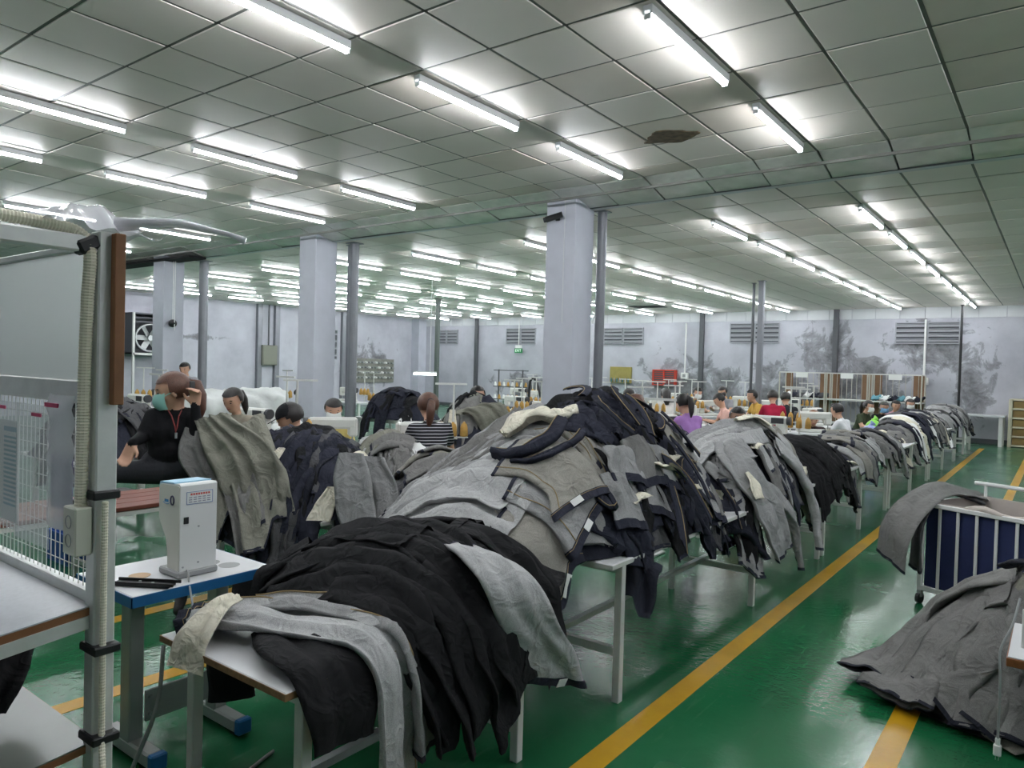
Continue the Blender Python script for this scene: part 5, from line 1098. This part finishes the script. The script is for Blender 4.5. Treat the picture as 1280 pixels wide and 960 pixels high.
for y in (0, CD):
    for k in range(1, 9): CP('bar', M_cartw, lambda b, k=k, y=y: b.bb(k*CW/9-.010, k*CW/9+.010, y-.006, y+.006, .12, .72, .002))
    CP('top_rail', M_cartw, lambda b, y=y: b.bar((0, y, .735), (CW, y, .735), .032, .03, bev=.004)); CP('bottom_rail', M_cartw, lambda b, y=y: b.bar((0, y, .12), (CW, y, .12), .03, .03))
for x in (0, CW):
    for k in range(1, 5): CP('bar', M_cartw, lambda b, k=k, x=x: b.bb(x-.006, x+.006, k*CD/5-.010, k*CD/5+.010, .12, .72, .002))
    CP('side_rail', M_cartw, lambda b, x=x: b.bar((x, 0, .735), (x, CD, .735), .032, .03, bev=.004)); CP('side_rail', M_cartw, lambda b, x=x: b.bar((x, 0, .12), (x, CD, .12), .03, .03))
hd = CP('push_handle', M_cartw, lambda b: b.tube([(-.04, CD+.02, .845), (CW, CD+.02, .845)], .016, 10))
for x in (.04, CW*.5, CW-.04): CP('handle_stay', M_cartw, lambda b, x=x: b.cyl((x, CD+.02, .74), (x, CD+.02, .84), .012, 8), hd)
bag = CP('bag', M_navybag, lambda b: [b.bb(.02, CW-.02, y, y+.006, .14, .73) for y in (.018, CD-.024)]+[b.bb(x, x+.006, .02, CD-.02, .14, .73) for x in (.018, CW-.024)]+[b.bb(.02, CW-.02, .02, CD-.02, .135, .145)])
CP('lining', M_liner, lambda b: [b.bb(.026, CW-.026, y, y+.003, .15, .755) for y in (.025, CD-.03)]+[b.bb(x, x+.003, .026, CD-.026, .15, .755) for x in (.025, CW-.03)], bag)
CP('folded_rim', M_liner, lambda b: b.tube([(.3+.85*k/14, .01+.012*math.sin(k*1.3), .752+.014*math.sin(k*.9)) for k in range(15)], [.012+.012*abs(math.sin(k*.7)) for k in range(15)], 8), bag, True)
CP('post_cap', M_black, lambda b: b.bb(-.02, .02, -.02, .02, .725, .757, .004))
garment([(-0.42, 6.86, 0.73), (-0.58, 6.56, 0.81), (-0.71, 6.27, 0.84), (-0.84, 5.95, 0.73), (-0.92, 5.81, 0.55), (-0.94, 5.79, 0.34)], [.14, .20, .26, .30, .33, .35], D_DARK, 'grey trousers arched over the corner of the white cart', amp=.018, waist=False, nt=36, nu=15, band=D_INK, thick=.03, side=(.55, -.6, -.2))
garment([(-0.46, 6.64, 0.73), (-0.62, 6.46, 0.80), (-0.73, 6.19, 0.78), (-0.80, 5.98, 0.60), (-0.81, 5.94, 0.28)], [.08, .1, .12, .12, .12], D_CHAR, 'charcoal trouser leg under the grey pair on the cart corner', amp=.014, waist=False, nt=30, nu=11, band=D_INK, side=(.55, -.6, -.2))
garment([(-.35, 6.4, .60), (-.1, 6.35, .66), (.1, 6.3, .6)], [.3, .4, .3], D_DARK, 'grey garments lying inside the white cart', amp=.03, waist=False, hem=False)
# sewing table corner and plug at the right edge
Tr = thing('sewing_table', 'white-topped sewing table with red-brown wooden edge in front of the floor heap', 'table', (.3, 3.66, 0))
mb = MB(); mb.bb(-.44, .5, -.10, .42, .535, .54, .001); tp = mb.build('tabletop', M_laminate, Tr)
mb = MB(); mb.bb(-.445, .5, -.105, .42, .50, .535, .003); mb.build('edge_board', mat('walnut_edge', (132, 78, 44), .4, 0, .2, 30), tp)
for x, y in ((-.3, 0.), (.42, 0.), (-.3, .35), (.42, .35)): mb = MB(); mb.bb(x-.02, x+.02, y-.02, y+.02, 0, .5, .003); mb.build('leg', M_white_paint, Tr)
mb = MB(); mb.cyl((-.39, .06, .54), (-.39, .06, .70), .012, 8); mb.build('rod', M_white_paint, Tr)
pg = thing('power_plug', 'white plug hanging on a grey cord over the floor heap by the sewing table', 'plug', (-.16, 3.53, .14))
mb = MB(); C, L = catmull([(.05, .12, .62), (.03, .06, .52), (-.005, .02, .42), (0, 0, .3), (.0, 0, .07)], 24); mb.tube([tuple(p) for p in C], .005, 6); mb.build('cord', M_machg, pg)
mb = MB(); mb.bb(-.014, .014, -.012, .012, .0, .045, .004); mb.cyl((0, 0, .045), (0, 0, .07), .009, 8); mb.build('plug_body', M_tagw, pg)
mb = MB(); mb.cyl((-.005, 0, 0), (-.005, 0, -.018), .002, 6); mb.cyl((.005, 0, 0), (.005, 0, -.018), .002, 6); mb.build('pin', M_steel, pg)

# ================================================================== wall fixtures and far furniture
M_louv = mat('louvre_grey', (158, 160, 166), .5); M_louvd = mat('louvre_dark', (84, 86, 92), .6)
def vent(cx, z0, z1, w_, lab, wall='far'):
    if wall == 'far': t = thing('wall_vent', lab, 'vent', (cx, YF, z0))
    else: t = thing('wall_vent', lab, 'vent', (XL, cx, z0), -math.pi/2+math.pi)
    if wall != 'far': t.rotation_euler.z = math.pi/2
    h = z1-z0; half = w_/2
    for s in (-1, 1):
        x0, x1 = (-half, -.04) if s < 0 else (.04, half)
        mb = MB(); mb.bb(x0, x1, -.03, 0, 0, h); mb.build('recess', M_louvd, t)
        mb = MB(); mb.bb(x0-.03, x0, -.06, 0, -.03, h+.03); mb.bb(x1, x1+.03, -.06, 0, -.03, h+.03); mb.bb(x0, x1, -.06, 0, -.03, 0); mb.bb(x0, x1, -.06, 0, h, h+.03); mb.build('frame', M_louv, t)
        for k in range(4):
            mb = MB(); z = h*(k+.5)/4; mb.box(((x0+x1)/2, -.05, z+.02), (x1-x0, .07, .012), 0, Matrix.Rotation(-.75, 3, 'X')); mb.bb(x0, x1, -.075, -.06, z-.04, z+.005); mb.build('louvre', M_louv, t)
for cx, z0, z1, w_, lab in ((-16.8, 2.6, 3.15, 1.35, 'louvred wall vent right above the green exit sign'), (-20.65, 2.6, 3.12, 1.15, 'louvred wall vent nearest the corner of the far wall'), (-12.35, 2.6, 3.12, 1.5, 'louvred wall vent above the yellow board on the far wall'), (-7.75, 2.66, 3.22, 1.5, 'louvred wall vent behind the slim square steel post'), (-3.02, 2.64, 3.18, 1.5, 'louvred wall vent beside the dark damp stain, conduit running through it')):
    vent(cx, z0, z1, w_, lab)
vent(17.85, 1.8, 2.88, .9, 'tall louvred vent on the left wall behind the middle column', 'left')
# exit sign
t = thing('exit_sign', 'small green illuminated exit sign hanging under a vent on the far wall', 'sign', (-16.8, YF-.16, 2.22))
mb = MB(); mb.bb(-.18, .18, -.02, .02, 0, .18, .005); mb.build('panel', mat('exit_green', (36, 120, 70), .4, emit=.25), t)
mb = MB(); mb.bb(-.14, .14, -.03, .03, .18, .30, .008); mb.build('lamp_housing', M_tagw, t)
mb = MB(); mb.cyl((0, 0, .30), (0, 0, 1.35), .016, 8); mb.build('drop_pipe', M_tagw, t)
text_mesh('EXIT', .14, mat('exit_letters', (225, 245, 232), .5, emit=.6), t, Matrix.Translation((0, -.0215, .09)) @ Matrix.Rotation(math.pi/2, 4, 'X'))
# red grille
t = thing('red_grille', 'red framed ventilation grille on the damp part of the far wall', 'grille', (-10.72, YF, 1.22)); M_red = mat('red_frame', (190, 62, 44), .5)
mb = MB(); mb.bb(-.38, .38, -.10, 0, 0, .46); mb.build('backing', M_louvd, t)
mb = MB(); mb.bb(-.42, .42, -.14, 0, -.03, .0); mb.bb(-.42, .42, -.14, 0, .46, .5); mb.bb(-.42, -.37, -.14, 0, 0, .46); mb.bb(.37, .42, -.14, 0, 0, .46); mb.bb(-.02, .02, -.14, 0, 0, .46); mb.build('frame', M_red, t)
for k in range(6): mb = MB(); mb.bb(-.37, .37, -.12, -.10, .05+.07*k, .07+.07*k); mb.build('slat', M_red, t)
# yellow board
t = thing('notice_board', 'olive yellow board with a row of small bottles on the far wall', 'board', (-12.4, YF, 1.22)); mb = MB(); mb.bb(-.42, .42, -.06, 0, 0, .56, .004); mb.build('board', mat('olive_board', (150, 138, 76), .6, 0, .1, 6), t)
for k in range(7): mb = MB(); mb.lathe([(.035, 0), (.035, .10), (.014, .13), (.014, .16)], (-.33+.11*k, -.10, .02), 8); mb.build('bottle', M_machg if k % 2 else mat('bottle_teal', (70, 110, 112), .4), t)
mb = MB(); mb.bb(-.42, .42, -.15, -.06, 0, .02); mb.build('ledge', MATS['olive_board'], t)
# conduits with switch boxes
for x, z0, lab in ((-3.05, 1.55, 'white conduit and switch box running down through the stained wall vent'), (-10.0, 1.5, 'white conduit with switch box beside the red grille')):
    t = thing('conduit', lab, 'conduit', (x, YF-.07, z0)); mb = MB(); mb.cyl((0, 0, .12), (0, 0, ZF-.35-z0), .028, 8); mb.build('pipe', M_tagw, t); mb = MB(); mb.bb(-.12, .12, -.05, .06, -.06, .14, .01); mb.build('switch_box', M_tagw, t)
    mb = MB(); mb.bb(-.05, .05, -.062, -.05, -.01, .09, .003); mb.build('switch', M_machg, t)
# wire cage racks with brown boards
M_brownp = mat('brown_panel', (122, 92, 66), .6, 0, .12, 5); M_wire = mat('rack_wire', (190, 186, 174), .5, .3)
for i, (x0, x1, lab) in enumerate(((-6.6, -5.35, 'wire cage rack whose tray holds pale scraps'), (-5.3, -4.25, 'wire cage rack with an almost empty white tray'), (-4.2, -2.95, 'wire cage rack full of teal and white fabric bundles'))):
    t = thing('wire_rack', lab+' before the stained far wall', 'rack', ((x0+x1)/2, 22.0, 0)); w2 = (x1-x0)/2
    for x in (-w2, w2):
        for y in (-.3, .3): mb = MB(); mb.cyl((x, y, 0), (x, y, 1.75), .02, 8); mb.build('post', M_wire, t)
    for z in (.35, 1.0, 1.74):
        mb = MB(); mb.bar((-w2, -.3, z), (w2, -.3, z), .03); mb.bar((-w2, .3, z), (w2, .3, z), .03); mb.bar((-w2, -.3, z), (-w2, .3, z), .03); mb.bar((w2, -.3, z), (w2, .3, z), .03); mb.build('rail', M_white_paint, t)
    for k in range(1, 8): mb = MB(); mb.cyl((-w2+2*w2*k/8, .3, .35), (-w2+2*w2*k/8, .3, 1.74), .008, 6); mb.build('rod', M_wire, t)
    mb = MB(); mb.bb(-w2, w2, -.3, .3, 1.005, 1.02); mb.build('tray', M_white_paint, t); mb = MB(); mb.bb(w2-.28, w2, .31, .33, .35, 1.74); mb.build('board', M_brownp, t); mb = MB(); mb.bb(-w2, -w2+.2, .31, .33, .35, 1.74); mb.build('board', M_brownp, t)
    mb = MB(); mb.bb(-.16, .16, -.33, -.32, 1.60, 1.74); mb.build('name_card', M_tagw, t)
    if i != 1:
        for k in range(6):
            x = t.location.x-w2*.8+k*w2*.32; garment([(x, 21.75, 1.07), (x+.05, 22.0, 1.17), (x+.02, 22.2, 1.1)], [.2, .28, .2], [M_tagw, D_NAVY, D_CHAR][k % 3] if i == 0 else [mat('teal_fabric', (96, 148, 160), .8), M_tagw, D_INK][k % 3], 'fabric scrap on the tray of the wire rack with '+('pale scraps' if i == 0 else 'teal bundles'), 'scraps on the rack with '+('pale scraps' if i == 0 else 'teal bundles'), cat='fabric', name='fabric_scrap', amp=.04, thick=.06, waist=False, hem=False, nt=10, nu=9)
# empty table and drawer shelf at the end of the aisle
t = thing('empty_table', 'empty grey-white table standing against the far wall at the aisle end', 'table', (-1.55, 22.25, 0)); mb = MB(); mb.bb(-.5, .42, -.42, .42, .74, .775, .004); mb.build('tabletop', M_lowwhite, t)
for x in (-.42, .34): mb = MB(); mb.bb(x-.045, x+.045, -.36, -.27, 0, .74, .004); mb.build('leg', M_white_paint, t); mb = MB(); mb.bb(x-.045, x+.045, .27, .36, 0, .74, .004); mb.build('leg', M_white_paint, t)
t = thing('drawer_shelf', 'cream shelf unit with five brown boxes beside the empty table at the aisle end', 'shelf', (-.48, 22.4, 0)); M_creamf = mat('cream_frame', (222, 216, 190), .5); M_brbox = mat('brown_box', (136, 112, 66), .6, 0, .1, 8)
for x in (-.55, .55): mb = MB(); mb.bb(x-.04, x+.04, -.3, .3, 0, 1.2, .005); mb.build('upright', M_creamf, t)
for k in range(6): mb = MB(); mb.bb(-.55, .55, -.3, .3, .02+.23*k, .06+.23*k, .004); mb.build('shelf_board', M_creamf, t)
for k in range(5):
    mb = MB(); mb.bb(-.50, .50, -.26, .25, .062+.23*k, .235+.23*k, .006); bx = mb.build('box', M_brbox, t); mb = MB(); mb.bb(.1, .2, -.27, -.26, .11+.23*k, .19+.23*k); mb.build('box_label', M_tagw, bx)
# fan cabinet on the left wall
t = thing('wall_fan', 'large metal exhaust fan in a grey wall cabinet on white legs', 'fan', (XL+.45, 10.8, 1.75))
mb = MB(); mb.bb(-.43, .40, -.56, -.52, 0, 1.2); mb.bb(-.43, .40, .52, .56, 0, 1.2); mb.bb(-.43, .40, -.56, .56, 1.16, 1.2); mb.bb(-.43, .40, -.56, .56, 0, .04); mb.bb(-.43, -.4, -.56, .56, 0, 1.2); mb.build('cabinet', M_louvd, t)
mb = MB(); mb.tube([(.3, .44*math.cos(a), .48+.40*math.sin(a)) for a in [2*math.pi*k/24 for k in range(24)]], .03, 6, closed=True); mb.build('fan_ring', M_steel, t)
for k in range(6): a = k*math.pi/3; mb = MB(); mb.bar((.22, .06*math.cos(a), .48+.06*math.sin(a)), (.26, .40*math.cos(a), .48+.36*math.sin(a)), .16, .01, up=(1, .5*math.sin(a), -.5*math.cos(a))); mb.build('blade', M_steel, t)
mb = MB(); mb.cyl((.15, 0, .48), (.32, 0, .48), .08, 14); mb.build('hub', M_steel, t)
for z in (.92, 1.04): mb = MB(); mb.bb(.3, .4, -.5, .5, z, z+.035); mb.build('slat', M_louvd, t)
for s in (-.54, .54): mb = MB(); mb.bb(.36, .42, s-.03, s+.03, -1.75, 1.2); mb.build('support_leg', M_white_paint, t)
mb = MB(); mb.bb(.36, .42, -.56, .56, -.03, .03); mb.build('support_rail', M_white_paint, t)
# spool board on left wall
t = thing('spool_board', 'pegboard covered with small grey spools on the stained left wall', 'board', (XL+.02, 20.2, .9)); mb = MB(); mb.bb(0, .05, -1.1, 1.1, 0, .95, .005); mb.build('board', mat('peg_grey', (128, 128, 120), .7, 0, .15, 5), t)
for r in range(4):
    for c in range(12): mb = MB(); mb.cyl((.05, -.98+.175*c, .2+.2*r), (.15, -.98+.175*c, .2+.2*r), .05, 8, .04); mb.build('spool', M_machg if (r+c) % 3 else M_tagw, t)
# electrical box on left wall
t = thing('fuse_box', 'olive grey fuse box on the left wall between steel pilasters', 'box', (XL+.02, 15.25, 1.5)); mb = MB(); mb.bb(0, .2, -.3, .3, 0, .7, .01); bx = mb.build('cabinet', mat('fuse_grey', (110, 112, 100), .5), t); mb = MB(); mb.bb(.2, .215, -.26, .26, .04, .66, .004); mb.build('door', mat('fuse_door', (122, 124, 112), .5), t); mb = MB(); mb.cyl((.1, 0, .7), (.1, 0, ZF-1.52), .03, 8); mb.build('conduit', M_darkpost, t)
# thread rack among far machines
t = thing('thread_rack', 'dark metal thread rack with rows of small cones and a curved arm', 'rack', (-10.3, 13.6, 0)); 
for x in (-.35, .35): mb = MB(); mb.cyl((x, 0, 0), (x, 0, 1.6), .018, 8); mb.build('post', M_darkpost, t)
for z in (.6, .9, 1.2, 1.58): mb = MB(); mb.bar((-.5, 0, z), (.5, 0, z), .03, .02); mb.build('rail', M_darkpost, t)
for z in (.61, .91, 1.21):
    for k in range(8): mb = MB(); mb.lathe([(.03, 0), (.035, .01), (.018, .1)], (-.45+.128*k, 0, z), 8); mb.build('spool', M_cone if k % 2 else M_tagw, t)
mb = MB(); C, L = catmull([(.55, 0, 0), (.55, 0, 1.2), (.62, 0, 1.42), (.74, 0, 1.35), (.9, 0, .9), (.95, 0, .6)], 24); mb.tube([tuple(p) for p in C], .03, 8); mb.build('curved_arm', M_black, t)
# hanging work lamp (lit)
t = thing('work_lamp', 'short lit tube lamp hanging low over the dark heap', 'lamp', (-10.46, 10.9, 1.47)); mb = MB(); mb.bb(-.24, .24, -.03, .03, .02, .05, .005); mb.build('housing', M_tagw, t); mb = MB(); mb.tube([(-.23, 0, 0), (.23, 0, 0)], .022, 10); mb.build('tube', mat('work_tube', (246, 250, 255), .4, emit=14), t)
mb = MB(); mb.cyl((.1, 0, .05), (.1, 0, ZF-1.49), .006, 6); mb.build('hanger', M_tagw, t)
t.rotation_euler.z = .645
# white plastic sacks
M_sack = mat('white_sack', (226, 228, 226), .35, 0, .04, 6, .8, 9)
def sack(x, y, z, rx, ry, rz, sd):
    r = random.Random(sd); ph = [r.uniform(0, 6) for _ in range(9)]; mb = MB(); mb.sph((0, 0, 0), 1, 28, 18)
    out = []
    for p in mb.v:
        q = Vector(p); k = 1+.10*math.sin(4*q.x+ph[0]+3*q.z)+.08*math.sin(7*q.y+5*q.z+ph[1])+.05*abs(math.sin(11*q.x+9*q.y+ph[2]))+.04*math.sin(17*q.z+8*q.x+ph[3])
        c = lambda v: math.copysign(abs(v)**.75, v); zz = c(q.z)*rz*k
        out.append((x+c(q.x)*rx*k, y+c(q.y)*ry*k, max(z, z+rz*.85+zz)))
    mb.v = out; tag(mb.build('plastic_sack', M_sack, smooth=True), 'bulging white plastic sack in the pile behind the woman in beige', 'sack', 'white plastic sacks')
for k, q in enumerate([(-10.55, 5.75, 0, .36, .34, .38), (-9.85, 6.2, 0, .36, .34, .42), (-9.1, 6.6, 0, .36, .34, .42), (-10.2, 6.45, 0, .3, .3, .6), (-9.5, 6.45, .76, .40, .3, .27), (-9.7, 5.45, 0, .36, .34, .36), (-8.85, 5.85, 0, .34, .34, .38), (-10.15, 5.95, .74, .36, .3, .24)]): sack(*q, 200+k)
# green and lilac bags by the masked women
for x, y, z, rgb, s_, lab in ((-2.98, 15.9, .60, (150, 220, 90), .13, 'bright green plastic bag beside the masked women'), (-2.95, 15.45, .445, (150, 160, 214), .17, 'pale lilac plastic bag just below the green bag')):
    t = thing('plastic_bag', lab, 'bag', (x, y, z)); mb = MB(); mb.sph((0, 0, s_*.8), (s_, s_, s_*.85), 18, 12); mb.v = [(a*(1+.1*math.sin(30*c+9*a)), b*(1+.1*math.sin(25*c+7*b)), max(0, c)) for a, b, c in mb.v]; mb.build('bag_body', mat('bag%d' % rgb[0]+'_%d' % rgb[1], rgb, .35, 0, .05, 9, .4, 12), t, smooth=True)
    mb = MB(); mb.tube([(0, 0, s_*1.5), (.02, 0, s_*1.75), (.05, .02, s_*1.95)], [.05, .03, .06], 8); mb.build('knot', mat('bag%d' % rgb[0]+'_%d' % rgb[1], rgb), t)
t = thing('bag_stand', 'plain white side table carrying the green and lilac bags', 'table', (-2.96, 15.68, 0)); mb = MB(); mb.bb(-.28, .28, -.5, .5, .415, .44, .004); mb.build('tabletop', M_laminate, t)
mb = MB(); mb.bb(-.2, .2, .02, .42, .44, .595, .004); mb.build('riser', M_laminate, t)
for x in (-.24, .24):
    for y in (-.45, .45): mb = MB(); mb.bb(x-.02, x+.02, y-.02, y+.02, 0, .415); mb.build('leg', M_white_paint, t)
# cables by the column at the gap
t = thing('hanging_cable', 'thin cables with a dark weight hanging beside the column at the ceiling gap', 'cable', (-14.1, 7.5, 2.1))
for dx in (0, .07): mb = MB(); mb.cyl((dx, 0, .3 if dx == 0 else .1), (dx, 0, ZF-2.1), .008, 6); mb.build('cable', M_tagw, t)
mb = MB(); mb.sph((0, 0, .24), .08, 12, 8); mb.build('weight', M_black, t, smooth=True)
